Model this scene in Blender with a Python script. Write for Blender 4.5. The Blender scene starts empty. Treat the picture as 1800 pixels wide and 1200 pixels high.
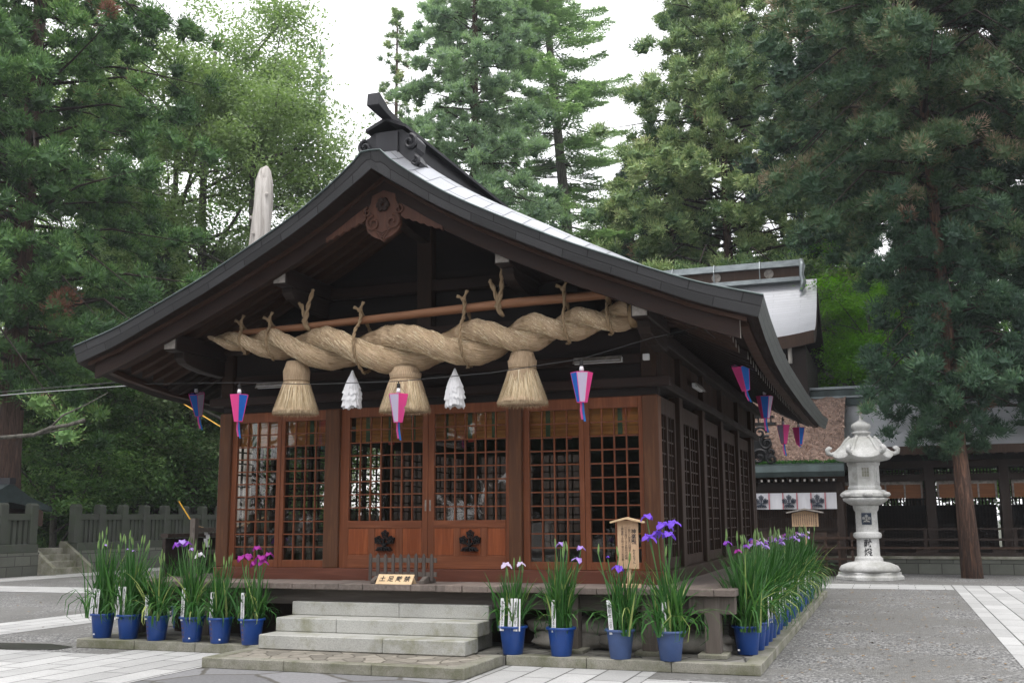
import bpy, math, random
import numpy as np
from mathutils import Matrix, Vector
R_ = math.radians
SC = bpy.context.scene
COL = SC.collection
# ---------------------------------------------------------------- camera
cam_d = bpy.data.cameras.new('camera'); cam = bpy.data.objects.new('camera', cam_d); COL.objects.link(cam)
CAM = np.array([2.616, -12.675, 1.6]); FPX = 1853.2
_y, _p, _r = R_(19.567), R_(9.589), R_(-.36)
FWD = np.array([-math.sin(_y)*math.cos(_p), math.cos(_y)*math.cos(_p), math.sin(_p)])
_rt = np.array([math.cos(_y), math.sin(_y), 0.]); _up = np.cross(_rt, FWD)
RGT = math.cos(_r)*_rt+math.sin(_r)*_up; UPV = -math.sin(_r)*_rt+math.cos(_r)*_up
cam.matrix_world = Matrix(((RGT[0], UPV[0], -FWD[0], CAM[0]), (RGT[1], UPV[1], -FWD[1], CAM[1]), (RGT[2], UPV[2], -FWD[2], CAM[2]), (0, 0, 0, 1)))
cam_d.sensor_width = 36; cam_d.lens = FPX/1800*36; cam_d.clip_end = 2000; cam_d.clip_start = .05
SC.camera = cam
# ---------------------------------------------------------------- sky, sun, exposure (bright overcast)
SUN_EL, SUN_AZ = 68, 15          # sun behind the cloud, very high, on the visitor's side
w = bpy.data.worlds.new('World'); SC.world = w; w.use_nodes = True
nt = w.node_tree; bg = nt.nodes['Background']
sky = nt.nodes.new('ShaderNodeTexSky'); sky.sky_type = 'NISHITA'; sky.sun_disc = False
sky.sun_elevation = R_(SUN_EL); sky.sun_rotation = R_(180-SUN_AZ); sky.air_density = 1.2; sky.dust_density = 2.5
mx = nt.nodes.new('ShaderNodeMix'); mx.data_type = 'RGBA'; mx.inputs[0].default_value = .86
mx.inputs[7].default_value = (11.6, 11.5, 11.7, 1)      # the white cloud cover
nt.links.new(sky.outputs[0], mx.inputs[6]); nt.links.new(mx.outputs[2], bg.inputs[0]); bg.inputs[1].default_value = .1
sd = bpy.data.lights.new('sun', 'SUN'); sd.energy = 1.2; sd.angle = R_(22); sd.color = (1, .97, .92)
sun = bpy.data.objects.new('sun', sd); COL.objects.link(sun)
sun.rotation_euler = (R_(90-SUN_EL), 0, R_(SUN_AZ))
SC.view_settings.view_transform = 'Standard'; SC.view_settings.look = 'None'
SC.view_settings.exposure = .95; SC.view_settings.gamma = 1
SC.cycles.max_bounces = 6; SC.cycles.diffuse_bounces = 3; SC.cycles.glossy_bounces = 3
SC.cycles.transmission_bounces = 5; SC.cycles.transparent_max_bounces = 8
SC.cycles.caustics_reflective = False; SC.cycles.caustics_refractive = False

# ---------------------------------------------------------------- materials
def _n(nt, t, **k):
    n = nt.nodes.new(t)
    for a, b in k.items(): setattr(n, a, b)
    return n
def ramp(nt, fac, stops):
    r = _n(nt, 'ShaderNodeValToRGB'); e = r.color_ramp.elements
    while len(e) < len(stops): e.new(.5)
    for i, (p, c) in enumerate(stops): e[i].position = p; e[i].color = (*c, 1) if len(c) == 3 else c
    nt.links.new(fac, r.inputs[0]); return r.outputs[0]
def base(name, rough=.7, metal=0):
    m = bpy.data.materials.new(name); m.use_nodes = True; nt = m.node_tree; b = nt.nodes['Principled BSDF']
    b.inputs['Roughness'].default_value = rough; b.inputs['Metallic'].default_value = metal
    return m, nt, b
def coords(nt, scale=(1, 1, 1), src='Object', rot=(0, 0, 0)):
    tc = _n(nt, 'ShaderNodeTexCoord'); mp = _n(nt, 'ShaderNodeMapping'); mp.inputs['Scale'].default_value = scale
    mp.inputs['Rotation'].default_value = rot
    nt.links.new(tc.outputs[src], mp.inputs[0]); return mp.outputs[0]
def noise(nt, vec, scale, detail=4, rough=.6, dist=0):
    n = _n(nt, 'ShaderNodeTexNoise'); n.inputs['Scale'].default_value = scale; n.inputs['Detail'].default_value = detail
    n.inputs['Roughness'].default_value = rough; n.inputs['Distortion'].default_value = dist
    nt.links.new(vec, n.inputs['Vector']); return n.outputs[0]
def bump(nt, b, h, st=.3, dist=.01):
    bp = _n(nt, 'ShaderNodeBump'); bp.inputs['Strength'].default_value = st; bp.inputs['Distance'].default_value = dist
    nt.links.new(h, bp.inputs['Height']); nt.links.new(bp.outputs[0], b.inputs['Normal']); return bp
def mixc(nt, f, a, b, mode='MIX'):
    m = _n(nt, 'ShaderNodeMix', data_type='RGBA', blend_type=mode)
    for i, v in ((0, f), (6, a), (7, b)):
        if hasattr(v, 'links'): nt.links.new(v, m.inputs[i])
        elif i == 0: m.inputs[0].default_value = v
        else: m.inputs[i].default_value = (*v, 1)
    return m.outputs[2]
def mmath(nt, op, a, b=0.):
    m = _n(nt, 'ShaderNodeMath', operation=op)
    for i, v in ((0, a), (1, b)):
        if hasattr(v, 'links'): nt.links.new(v, m.inputs[i])
        else: m.inputs[i].default_value = v
    return m.outputs[0]
def plain(name, c, rough=.6, metal=0, var=.15, sc=6):
    m, nt, b = base(name, rough, metal); v = coords(nt)
    f = noise(nt, v, sc)
    c = np.array(c); nt.links.new(ramp(nt, f, [(.3, tuple(c*(1-var))), (.7, tuple(np.minimum(1, c*(1+var))))]), b.inputs['Base Color'])
    bump(nt, b, noise(nt, v, sc*8), .15, .003); return m
def wood(name, c1, c2, axis='z', rough=.6, st=.35, board=None):
    """grain stretched along an axis, with weathering patches; board=(axis index, width) draws joints between boards"""
    m, nt, b = base(name, rough); b.inputs['Specular IOR Level'].default_value = .22
    s = {'x': (.6, 9, 9), 'y': (9, .6, 9), 'z': (9, 9, .6)}[axis]
    v = coords(nt, s); g = noise(nt, v, 2.2, 6, .65, .6)
    v2 = coords(nt); pz = noise(nt, v2, 1.3, 3)
    col = ramp(nt, g, [(.28, tuple(np.array(c1)*.75)), (.5, c1), (.72, c2)])
    col = mixc(nt, mmath(nt, 'MULTIPLY', pz, .55), col, tuple((np.array(c1)+np.array(c2))*.38), 'MIX')
    h = g
    if board:
        ax, wd = board
        sp = _n(nt, 'ShaderNodeSeparateXYZ'); nt.links.new(v2, sp.inputs[0])
        q = mmath(nt, 'FRACT', mmath(nt, 'DIVIDE', sp.outputs[ax], wd))
        gap = mmath(nt, 'GREATER_THAN', q, .035)
        fl = mmath(nt, 'FLOOR', mmath(nt, 'DIVIDE', sp.outputs[ax], wd))
        wn = _n(nt, 'ShaderNodeTexWhiteNoise', noise_dimensions='1D'); nt.links.new(fl, wn.inputs['W'])
        tint = ramp(nt, wn.outputs[0], [(0, (.72, .72, .72)), (1, (1.15, 1.12, 1.1))])
        col = mixc(nt, 1., col, tint, 'MULTIPLY'); h = mmath(nt, 'MULTIPLY', g, gap)
        g2 = mmath(nt, 'ADD', mmath(nt, 'MULTIPLY', g, .25), gap); h = g2
    nt.links.new(col, b.inputs['Base Color'])
    nt.links.new(ramp(nt, g, [(.3, (rough-.1,)*3), (.7, (min(1, rough+.15),)*3)]), b.inputs['Roughness'])
    bump(nt, b, h, st, .006); return m
def stone(name, c, moss=(.12, .13, .05), mossamt=.0, speck=.35, rough=.85, sc=1.):
    m, nt, b = base(name, rough); v = coords(nt); c = np.array(c)
    f = noise(nt, v, 90*sc, 3, .7); big = noise(nt, v, 1.7*sc, 4)
    col = ramp(nt, f, [(.33, tuple(c*(1-speck))), (.5, tuple(c)), (.68, tuple(np.minimum(.9, c*(1+speck*.6))))])
    col = mixc(nt, ramp(nt, big, [(.38, (0, 0, 0)), (.7, (.45, .45, .45))]), col, tuple(c*.62))
    if mossamt:
        mz = noise(nt, v, 2.6*sc, 6, .7)
        col = mixc(nt, ramp(nt, mz, [(.62-mossamt*.35, (0, 0, 0)), (.78-mossamt*.2, (.8, .8, .8))]), col, moss)
    nt.links.new(col, b.inputs['Base Color']); bump(nt, b, f, .35, .004); return m
def foliage(name, stops, trans=.3, rough=.6):
    m = bpy.data.materials.new(name); m.use_nodes = True; nt = m.node_tree; b = nt.nodes['Principled BSDF']
    b.inputs['Roughness'].default_value = rough; b.inputs['Specular IOR Level'].default_value = .3
    at = _n(nt, 'ShaderNodeAttribute'); at.attribute_name = 'tint'
    v = coords(nt); nz = noise(nt, v, .8, 2)
    f = mmath(nt, 'ADD', at.outputs['Fac'], mmath(nt, 'MULTIPLY', mmath(nt, 'SUBTRACT', nz, .5), .4))
    c = ramp(nt, f, stops); nt.links.new(c, b.inputs['Base Color'])
    tr = _n(nt, 'ShaderNodeBsdfTranslucent'); nt.links.new(mixc(nt, 1., c, (1.0, 1.15, .55), 'MULTIPLY'), tr.inputs[0])
    mx = _n(nt, 'ShaderNodeMixShader'); mx.inputs[0].default_value = trans
    nt.links.new(b.outputs[0], mx.inputs[1]); nt.links.new(tr.outputs[0], mx.inputs[2])
    nt.links.new(mx.outputs[0], nt.nodes['Material Output'].inputs[0]); return m
def slabs(name, c, w, h, off=.5, mortar=.012, src='Object', rot=0, mcol=(.05, .05, .045), rough=.8, contrast=.25, metal=0, dirt=.3, bst=.5):
    """rectangular stones, tiles or shingles"""
    m, nt, b = base(name, rough, metal); v = coords(nt, (1, 1, 1), src, (0, 0, rot))
    if src == 'Object' and rot == 99:      # upright walls: run along x+y, rise along z
        v = coords(nt); sp = _n(nt, 'ShaderNodeSeparateXYZ'); nt.links.new(v, sp.inputs[0]); cb = _n(nt, 'ShaderNodeCombineXYZ')
        nt.links.new(mmath(nt, 'ADD', sp.outputs[0], sp.outputs[1]), cb.inputs[0]); nt.links.new(sp.outputs[2], cb.inputs[1]); v = cb.outputs[0]
    br = _n(nt, 'ShaderNodeTexBrick'); br.offset = off; br.inputs['Scale'].default_value = 1
    br.inputs['Brick Width'].default_value = w; br.inputs['Row Height'].default_value = h
    br.inputs['Mortar Size'].default_value = mortar; br.inputs['Mortar Smooth'].default_value = .3
    c = np.array(c)
    br.inputs['Color1'].default_value = (*(c*(1-contrast)), 1); br.inputs['Color2'].default_value = (*np.minimum(1, c*(1+contrast)), 1)
    br.inputs['Mortar'].default_value = (*mcol, 1); nt.links.new(v, br.inputs[0])
    n1 = noise(nt, v, 1.1, 5, .7); n2 = noise(nt, v, 60, 3)
    col = mixc(nt, 1., br.outputs[0], ramp(nt, n2, [(.3, (.82,)*3), (.7, (1.12,)*3)]), 'MULTIPLY')
    col = mixc(nt, ramp(nt, n1, [(.4, (0, 0, 0)), (.75, (dirt,)*3)]), col, tuple(c*.55))
    nt.links.new(col, b.inputs['Base Color'])
    hh = mmath(nt, 'ADD', mmath(nt, 'MULTIPLY', br.outputs['Fac'], -1), mmath(nt, 'MULTIPLY', n2, .25))
    bump(nt, b, hh, bst, .006); return m
def flags(name, c, sc, mcol, rough=.85, gap=.05):
    m, nt, b = base(name, rough); v = coords(nt); c = np.array(c)
    nz = _n(nt, 'ShaderNodeTexNoise'); nz.inputs['Scale'].default_value = 3; nt.links.new(v, nz.inputs[0])
    vv = _n(nt, 'ShaderNodeVectorMath', operation='ADD'); nt.links.new(v, vv.inputs[0])
    sv = _n(nt, 'ShaderNodeVectorMath', operation='SCALE'); sv.inputs[3].default_value = .12; nt.links.new(nz.outputs[1], sv.inputs[0]); nt.links.new(sv.outputs[0], vv.inputs[1])
    vo = _n(nt, 'ShaderNodeTexVoronoi', feature='DISTANCE_TO_EDGE', voronoi_dimensions='2D'); vo.inputs['Scale'].default_value = sc; nt.links.new(vv.outputs[0], vo.inputs['Vector'])
    v2 = _n(nt, 'ShaderNodeTexVoronoi', voronoi_dimensions='2D'); v2.inputs['Scale'].default_value = sc; nt.links.new(vv.outputs[0], v2.inputs['Vector'])
    bw = _n(nt, 'ShaderNodeRGBToBW'); nt.links.new(v2.outputs['Color'], bw.inputs[0])
    col = ramp(nt, bw.outputs[0], [(.2, tuple(c*.7)), (.8, tuple(c*1.25))])
    n2 = noise(nt, v, 25, 5, .7); col = mixc(nt, 1., col, ramp(nt, n2, [(.3, (.75,)*3), (.7, (1.2,)*3)]), 'MULTIPLY')
    e = ramp(nt, vo.outputs[0], [(gap*.4, (0, 0, 0)), (gap, (1, 1, 1))])
    col = mixc(nt, e, mcol, col); nt.links.new(col, b.inputs['Base Color'])
    bump(nt, b, mmath(nt, 'ADD', e, mmath(nt, 'MULTIPLY', n2, .3)), .6, .01); return m
def gravel(name):
    m, nt, b = base(name, .9); v = coords(nt)
    vo = _n(nt, 'ShaderNodeTexVoronoi', voronoi_dimensions='2D'); vo.inputs['Scale'].default_value = 42; nt.links.new(v, vo.inputs['Vector'])
    bw = _n(nt, 'ShaderNodeRGBToBW'); nt.links.new(vo.outputs['Color'], bw.inputs[0])
    col = ramp(nt, bw.outputs[0], [(.15, (.05, .05, .052)), (.5, (.14, .14, .138)), (.9, (.36, .355, .345))])
    big = noise(nt, v, .55, 5, .65, .5); mid = noise(nt, v, 9, 4)
    fine = ramp(nt, mid, [(.3, (.115, .113, .107)), (.7, (.17, .167, .158))])
    col = mixc(nt, ramp(nt, big, [(.44, (0, 0, 0)), (.56, (.9, .9, .9))]), col, fine)
    wet = noise(nt, v, .23, 4, .6, 1.); col = mixc(nt, ramp(nt, wet, [(.45, (0, 0, 0)), (.62, (.5, .5, .5))]), col, (.09, .088, .082))
    nt.links.new(col, b.inputs['Base Color'])
    bump(nt, b, mmath(nt, 'ADD', mmath(nt, 'MULTIPLY', vo.outputs[0], -1), mid), .7, .015); return m
def bark(name, c1, c2, sc=1):
    m, nt, b = base(name, .9); v = coords(nt, (7*sc, 7*sc, .7*sc)); g = noise(nt, v, 2, 6, .7, 1)
    nt.links.new(ramp(nt, g, [(.35, tuple(np.array(c1)*.5)), (.5, c1), (.68, c2)]), b.inputs['Base Color']); bump(nt, b, g, 1., .08); return m
def glassmat(name, tint=(.9, .95, .95), mixf=None):
    m = bpy.data.materials.new(name); m.use_nodes = True; nt = m.node_tree; nt.nodes.remove(nt.nodes['Principled BSDF'])
    g = _n(nt, 'ShaderNodeBsdfGlossy'); g.inputs['Roughness'].default_value = .015; g.inputs[0].default_value = (1, 1, 1, 1)
    t = _n(nt, 'ShaderNodeBsdfTransparent'); t.inputs[0].default_value = (*tint, 1)
    fr = _n(nt, 'ShaderNodeFresnel'); fr.inputs[0].default_value = 1.5
    v = coords(nt); nz = noise(nt, v, 1.6, 1); bp = _n(nt, 'ShaderNodeBump'); bp.inputs['Strength'].default_value = .15; bp.inputs['Distance'].default_value = .03
    nt.links.new(nz, bp.inputs['Height']); nt.links.new(bp.outputs[0], g.inputs['Normal'])
    f = mmath(nt, 'MULTIPLY', fr.outputs[0], 1.0)
    mx = _n(nt, 'ShaderNodeMixShader'); nt.links.new(f, mx.inputs[0]); nt.links.new(t.outputs[0], mx.inputs[1]); nt.links.new(g.outputs[0], mx.inputs[2])
    nt.links.new(mx.outputs[0], nt.nodes['Material Output'].inputs[0]); return m
def paper(name, c, trans=.35):
    m, nt, b = base(name, .75); nt.links.new(mixc(nt, .2, c, c), b.inputs['Base Color'])
    tr = _n(nt, 'ShaderNodeBsdfTranslucent'); tr.inputs[0].default_value = (*c, 1)
    mx = _n(nt, 'ShaderNodeMixShader'); mx.inputs[0].default_value = trans
    nt.links.new(b.outputs[0], mx.inputs[1]); nt.links.new(tr.outputs[0], mx.inputs[2]); nt.links.new(mx.outputs[0], nt.nodes['Material Output'].inputs[0]); return m
def straw(name, c1, c2, src='UV', sc=(1.2, 34, 1)):
    m, nt, b = base(name, .8); v = coords(nt, sc, src); g = noise(nt, v, 3, 5, .7, .3)
    big = noise(nt, coords(nt), 2.5, 3)
    col = ramp(nt, g, [(.34, tuple(np.array(c1)*.25)), (.46, tuple(np.array(c1)*.9)), (.66, c2)])
    col = mixc(nt, ramp(nt, big, [(.4, (0, 0, 0)), (.7, (.5, .5, .5))]), col, tuple(np.array(c1)*.8))
    nt.links.new(col, b.inputs['Base Color']); bump(nt, b, g, 1., .02); return m

M = dict(
 door=wood('door_wood', (.155, .05, .022), (.26, .092, .042), 'z', .5),
 doorx=wood('door_wood_rail', (.155, .05, .022), (.26, .092, .042), 'x', .5),
 panel=wood('door_panel_wood', (.20, .052, .018), (.32, .095, .034), 'z', .45),
 post=wood('post_wood', (.085, .036, .018), (.15, .068, .034), 'z', .6),
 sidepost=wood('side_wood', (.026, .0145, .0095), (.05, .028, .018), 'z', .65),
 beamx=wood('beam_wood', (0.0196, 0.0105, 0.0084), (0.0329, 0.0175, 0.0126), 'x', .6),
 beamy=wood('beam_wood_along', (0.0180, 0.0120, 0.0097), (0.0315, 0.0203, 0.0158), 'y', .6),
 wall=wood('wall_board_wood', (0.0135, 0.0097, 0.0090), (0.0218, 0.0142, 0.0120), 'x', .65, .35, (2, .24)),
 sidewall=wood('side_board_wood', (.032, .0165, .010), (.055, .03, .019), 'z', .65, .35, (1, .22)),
 sill=wood('threshold_wood', (0.111, 0.038, 0.024), (0.178, 0.068, 0.043), 'x', .55),
 deck=wood('deck_wood', (.17, .14, .125), (.27, .235, .21), 'y', .75, .5, (0, .33)),
 deckbeam=wood('weathered_wood', (.10, .085, .075), (.165, .145, .13), 'x', .8),
 decks=wood('weathered_post_wood', (.12, .10, .088), (.19, .17, .15), 'z', .8),
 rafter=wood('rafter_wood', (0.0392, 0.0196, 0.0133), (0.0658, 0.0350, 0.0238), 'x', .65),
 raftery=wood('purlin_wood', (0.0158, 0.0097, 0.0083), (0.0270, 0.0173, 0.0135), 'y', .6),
 carve=wood('carving_wood', (0.078, 0.035, 0.024), (0.120, 0.057, 0.039), 'z', .6),
 pale=plain('pale_end_paint', (.36, .34, .31), .8),
 worn=plain('worn_beam_end', (.22, .2, .18), .85, 0, .4, 14),
 coppertop=slabs('sheet_roof', (.46, .475, .51), .46, .27, .5, .010, 'UV', 0, (.12, .125, .14), .38, .09, .7, .35, .8),
 shingle=slabs('roof_edge_plates', (.034, .034, .036), .62, .105, .5, .009, 'UV', 0, (.006, .006, .007), .5, .3, .2, .2, .4),
 shinglegreen=slabs('eave_edge_plates', (.034, .040, .036), .3, .09, .5, .008, 'UV', 0, (.012, .014, .013), .5, .25, .2, .3, .4),
 ridge=plain('ridge_metal', (.026, .026, .03), .45, .3, .2, 4),
 greyroof=slabs('distant_sheet_roof', (.46, .47, .50), 1.9, .13, .5, .006, 'UV', 0, (.3, .31, .33), .45, .04, .2, .25, .5),
 ridge2=plain('distant_ridge_metal', (.24, .27, .28), .4, .5, .25, 3),
 copperold=plain('old_copper', (.05, .07, .07), .45, .4, .3, 3),
 step=stone('granite', (.40, .40, .375), (.17, .17, .09), .35, .3),
 kerb=stone('mossy_granite', (.27, .26, .22), (.085, .09, .04), .65, .35),
 lantern=stone('white_granite', (.52, .52, .51), (.2, .2, .17), .55, .28, .85, .5),
 fence=stone('fence_stone', (.058, .063, .052), (.045, .06, .035), .6, .3),
 fencebase=slabs('retaining_stone', (.12, .125, .105), .62, .3, .5, .014, 'Object', 99, (.03, .03, .025), .9, .25, 0, .7),
 basestone=stone('base_stone', (.25, .25, .23), (.1, .11, .06), .4),
 rub=flags('platform_flags', (.15, .145, .13), 2.6, (.035, .035, .03)),
 forecourt=flags('forecourt_flags', (.17, .17, .175), 1.15, (.085, .08, .07), .8, .04),
 cobble=flags('apron_flags', (.24, .22, .185), 4.5, (.1, .09, .07), .85, .06),
 paveY=slabs('paving_slabs', (.41, .41, .405), 1.0, .37, .37, .012, 'Object', R_(90), (.06, .06, .055), .75, .16, 0, .45),
 paveX=slabs('paving_slabs_across', (.41, .41, .405), 1.0, .37, .37, .012, 'Object', 0, (.06, .06, .055), .75, .09, 0, .22),
 gravel=gravel('gravel'),
 soil=plain('forest_floor', (.035, .04, .02), .95, 0, .4, 1),
 pot=plain('blue_plastic', (.006, .05, .24), .35, 0, .1, 5),
 pot2=plain('faded_blue_plastic', (.05, .09, .22), .5, 0, .12, 5),
 earth=plain('potting_soil', (.05, .035, .02), .95, 0, .4, 20),
 white=plain('white_paint', (.78, .78, .78), .7, 0, .03),
 label=plain('stake_white', (.74, .74, .76), .6, 0, .04),
 ink=plain('ink', (.012, .012, .016), .7, 0, .1),
 rust=plain('faded_red_letters', (.16, .07, .05), .7, 0, .3, 30),
 blackmetal=plain('black_ironwork', (.012, .012, .013), .45, .5),
 cedar=wood('fresh_cedar', (.50, .33, .2), (.62, .44, .29), 'z', .6, .2),
 cedarx=wood('fresh_cedar_across', (.62, .45, .27), (.74, .56, .36), 'x', .6, .2),
 picket=wood('picket_wood', (.07, .058, .052), (.13, .11, .1), 'z', .8),
 polewood=wood('log_wood', (.22, .105, .055), (.34, .17, .095), 'x', .5, .4),
 straw=straw('rice_straw', (.50, .345, .205), (.77, .60, .42), 'UV', (1.6, 55, 1)),
 straw2=foliage('loose_straw', [(0, (.22, .15, .08)), (.4, (.5, .37, .22)), (.75, (.76, .62, .42)), (1, (.82, .72, .54))], .1, .7),
 tie=straw('straw_cord', (.26, .18, .10), (.44, .33, .2), 'UV', (30, 4, 1)),
 paperw=paper('white_paper', (.8, .8, .82), .2),
 pink=paper('pink_paper', (1.0, .15, .52), .6),
 blue=paper('blue_paper', (.03, .25, .8), .55),
 lilac=paper('pale_paper', (.74, .70, .85), .5),
 bulb=plain('white_bulb', (.8, .8, .82), .3, 0, .02),
 black=plain('black_rubber', (.012, .012, .012), .6),
 tube=plain('lamp_tube_off', (.7, .71, .72), .35, 0, .02),
 glass=glassmat('window_glass', (.88, .87, .84)),
 blind=wood('bamboo_blind', (.78, .34, .11), (.88, .46, .18), 'x', .7, .4, (2, .02)),
 green=plain('green_braid', (.13, .22, .14), .8),
 red=plain('red_paint', (.45, .02, .015), .4),
 curtain=plain('white_cloth', (.55, .55, .58), .85, 0, .05, 2),
 cband=plain('red_seam', (.4, .15, .17), .85),
 navy=plain('navy_cloth_dye', (.02, .03, .05), .85),
 sack=plain('sandbag_cloth', (.27, .25, .22), .9, 0, .35, 7),
 bark=bark('cedar_bark', (.085, .05, .038), (.16, .095, .07)),
 limb=bark('limb_bark', (.035, .024, .018), (.06, .042, .032)),
 barkred=bark('red_cedar_bark', (.10, .055, .038), (.26, .135, .085)),
 barkgrey=bark('grey_bark', (.09, .085, .07), (.16, .15, .125)),
 deadwood=bark('bleached_log', (.42, .39, .36), (.58, .55, .52), .35),
 thatch=plain('bark_roof_litter', (.2, .135, .105), .95, 0, .5, 9),
 darkwood=wood('old_dark_wood', (0.021, 0.015, 0.013), (0.036, 0.026, 0.022), 'z', .7),
 midwood=wood('old_brown_wood', (0.056, 0.034, 0.024), (0.090, 0.056, 0.041), 'z', .7),
 grille=wood('grille_wood', (0.030, 0.021, 0.017), (0.051, 0.036, 0.030), 'z', .7),
 wirew=plain('pale_cable', (.2, .21, .21), .5),
 yellow=plain('yellow_rope', (.6, .33, .03), .7),
 leaf=foliage('iris_leaf', [(0, (.015, .06, .012)), (.45, (.035, .125, .025)), (.8, (.11, .24, .05)), (1, (.3, .36, .12))], .25, .45),
 stem=foliage('iris_stem', [(0, (.07, .17, .05)), (1, (.2, .3, .1))], .15, .5),
)
FL = dict(violet=(.22, .09, .72), purple=(.33, .08, .62), magenta=(.38, .03, .33), pink=(.62, .22, .6), lilac=(.5, .33, .8), pale=(.72, .62, .82), white=(.85, .82, .9))
FM = {k: paper('petal_'+k, v, .35) for k, v in FL.items()}

# ---------------------------------------------------------------- object helpers
def org(p):
    v = Vector((0, 0, 0))
    while p is not None: v += p.location; p = p.parent
    return v
def tag(o, label=None, cat=None, group=None, kind=None):
    if label: o['label'] = label
    if cat: o['category'] = cat
    if group: o['group'] = group
    if kind: o['kind'] = kind
    return o
def thing(name, loc, label, cat, group=None, rz=0, kind=None):
    o = bpy.data.objects.new(name, None); COL.objects.link(o); o.location = loc; o.rotation_euler[2] = rz
    o.empty_display_size = .2
    return tag(o, label, cat, group, kind)
def link(name, me, mats, parent=None, at=None):
    o = bpy.data.objects.new(name, me); COL.objects.link(o)
    for m in (mats if isinstance(mats, (list, tuple)) else [mats]): me.materials.append(m)
    if parent: o.parent = parent
    if at is not None: o.location = at
    return o
class MB:
    def __init__(s): s.v = []; s.f = []; s.m = []; s.k = 0; s.uv = None
    def add(s, vs, fs, k=None):
        n = len(s.v); s.v += [tuple(map(float, p)) for p in vs]; s.f += [tuple(n+i for i in f) for f in fs]; s.m += [s.k if k is None else k]*len(fs); return s
    def box(s, x0, x1, y0, y1, z0, z1, k=None):
        if x0 > x1: x0, x1 = x1, x0
        if y0 > y1: y0, y1 = y1, y0
        if z0 > z1: z0, z1 = z1, z0
        return s.add([(x0, y0, z0), (x1, y0, z0), (x1, y1, z0), (x0, y1, z0), (x0, y0, z1), (x1, y0, z1), (x1, y1, z1), (x0, y1, z1)],
                     [(0, 3, 2, 1), (4, 5, 6, 7), (0, 1, 5, 4), (1, 2, 6, 5), (2, 3, 7, 6), (3, 0, 4, 7)], k)
    def bar(s, a, b, w, h, up=(0, 0, 1), k=None):
        """a box of section w x h from a to b"""
        a = np.array(a, float); b = np.array(b, float); d = b-a; d /= np.linalg.norm(d); u = np.array(up, float)
        r = np.cross(d, u); r /= np.linalg.norm(r); u = np.cross(r, d); r = r*w/2; u = u*h/2
        return s.add([a-r-u, a+r-u, a+r+u, a-r+u, b-r-u, b+r-u, b+r+u, b-r+u], [(0, 1, 2, 3), (7, 6, 5, 4), (0, 4, 5, 1), (1, 5, 6, 2), (2, 6, 7, 3), (3, 7, 4, 0)], k)
    def prism(s, poly, ax, a, b, k=None):
        """polygon (2D) extruded along axis ax between a and b; poly coordinates are the other two axes in order"""
        def P(p, t):
            return {'x': (t, p[0], p[1]), 'y': (p[0], t, p[1]), 'z': (p[0], p[1], t)}[ax]
        n = len(poly); vs = [P(p, a) for p in poly]+[P(p, b) for p in poly]
        return s.add(vs, [tuple(range(n))[::-1], tuple(range(n, 2*n))]+[(i, (i+1) % n, n+(i+1) % n, n+i) for i in range(n)], k)
    def tube(s, pts, r, n=8, k=None, cap=True):
        pts = [np.array(p, float) for p in pts]; rs = [r]*len(pts) if np.isscalar(r) else list(r)
        vs = []; up = np.array((0, 0, 1.)); prev = None
        for i, p in enumerate(pts):
            d = pts[min(i+1, len(pts)-1)]-pts[max(i-1, 0)]; d = d/(np.linalg.norm(d)+1e-9)
            if prev is None: a = np.cross(d, up if abs(d[2]) < .9 else np.array((1., 0, 0)))
            else: a = prev-d*(prev@d)
            a /= np.linalg.norm(a)+1e-9; prev = a; b = np.cross(d, a)
            vs += [p+rs[i]*(math.cos(t)*a+math.sin(t)*b) for t in np.linspace(0, 2*math.pi, n, endpoint=False)]
        fs = [(i*n+j, i*n+(j+1) % n, (i+1)*n+(j+1) % n, (i+1)*n+j) for i in range(len(pts)-1) for j in range(n)]
        if cap: fs += [tuple(range(n))[::-1], tuple(range((len(pts)-1)*n, len(pts)*n))]
        return s.add(vs, fs, k)
    def lathe(s, prof, c=(0, 0, 0), n=24, k=None, rad=None, rot=0):
        """prof: (r, z) list; rad(theta, i) optional radial factor"""
        vs = []
        for i, (r, z) in enumerate(prof):
            for j in range(n):
                t = 2*math.pi*j/n+rot; q = r*(rad(t, i) if rad else 1)
                vs.append((c[0]+q*math.cos(t), c[1]+q*math.sin(t), c[2]+z))
        L = len(prof); fs = [(i*n+j, i*n+(j+1) % n, (i+1)*n+(j+1) % n, (i+1)*n+j) for i in range(L-1) for j in range(n)]
        fs += [tuple(range(n))[::-1], tuple(range((L-1)*n, L*n))]
        return s.add(vs, fs, k)
    def build(s, name, mats, parent=None, at=None, smooth=False, bevel=0, local=False):
        """world coordinates in; stored relative to the parent chain or to `at`"""
        o0 = Vector((0, 0, 0)) if local else org(parent) if parent is not None else Vector(at if at is not None else (0, 0, 0))
        me = bpy.data.meshes.new(name)
        me.from_pydata([(v[0]-o0[0], v[1]-o0[1], v[2]-o0[2]) for v in s.v], [], s.f)
        o = link(name, me, mats, parent, at if parent is None else None)
        if any(s.m): me.polygons.foreach_set('material_index', s.m)
        if smooth:
            me.polygons.foreach_set('use_smooth', [True]*len(me.polygons))
            if smooth != 'all':
                try: me.set_sharp_from_angle(angle=R_(40))
                except Exception: pass
        me.update()
        if bevel:
            b = o.modifiers.new('bevel', 'BEVEL'); b.width = bevel; b.segments = 1; b.limit_method = 'ANGLE'; b.angle_limit = R_(35)
        return o
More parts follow.
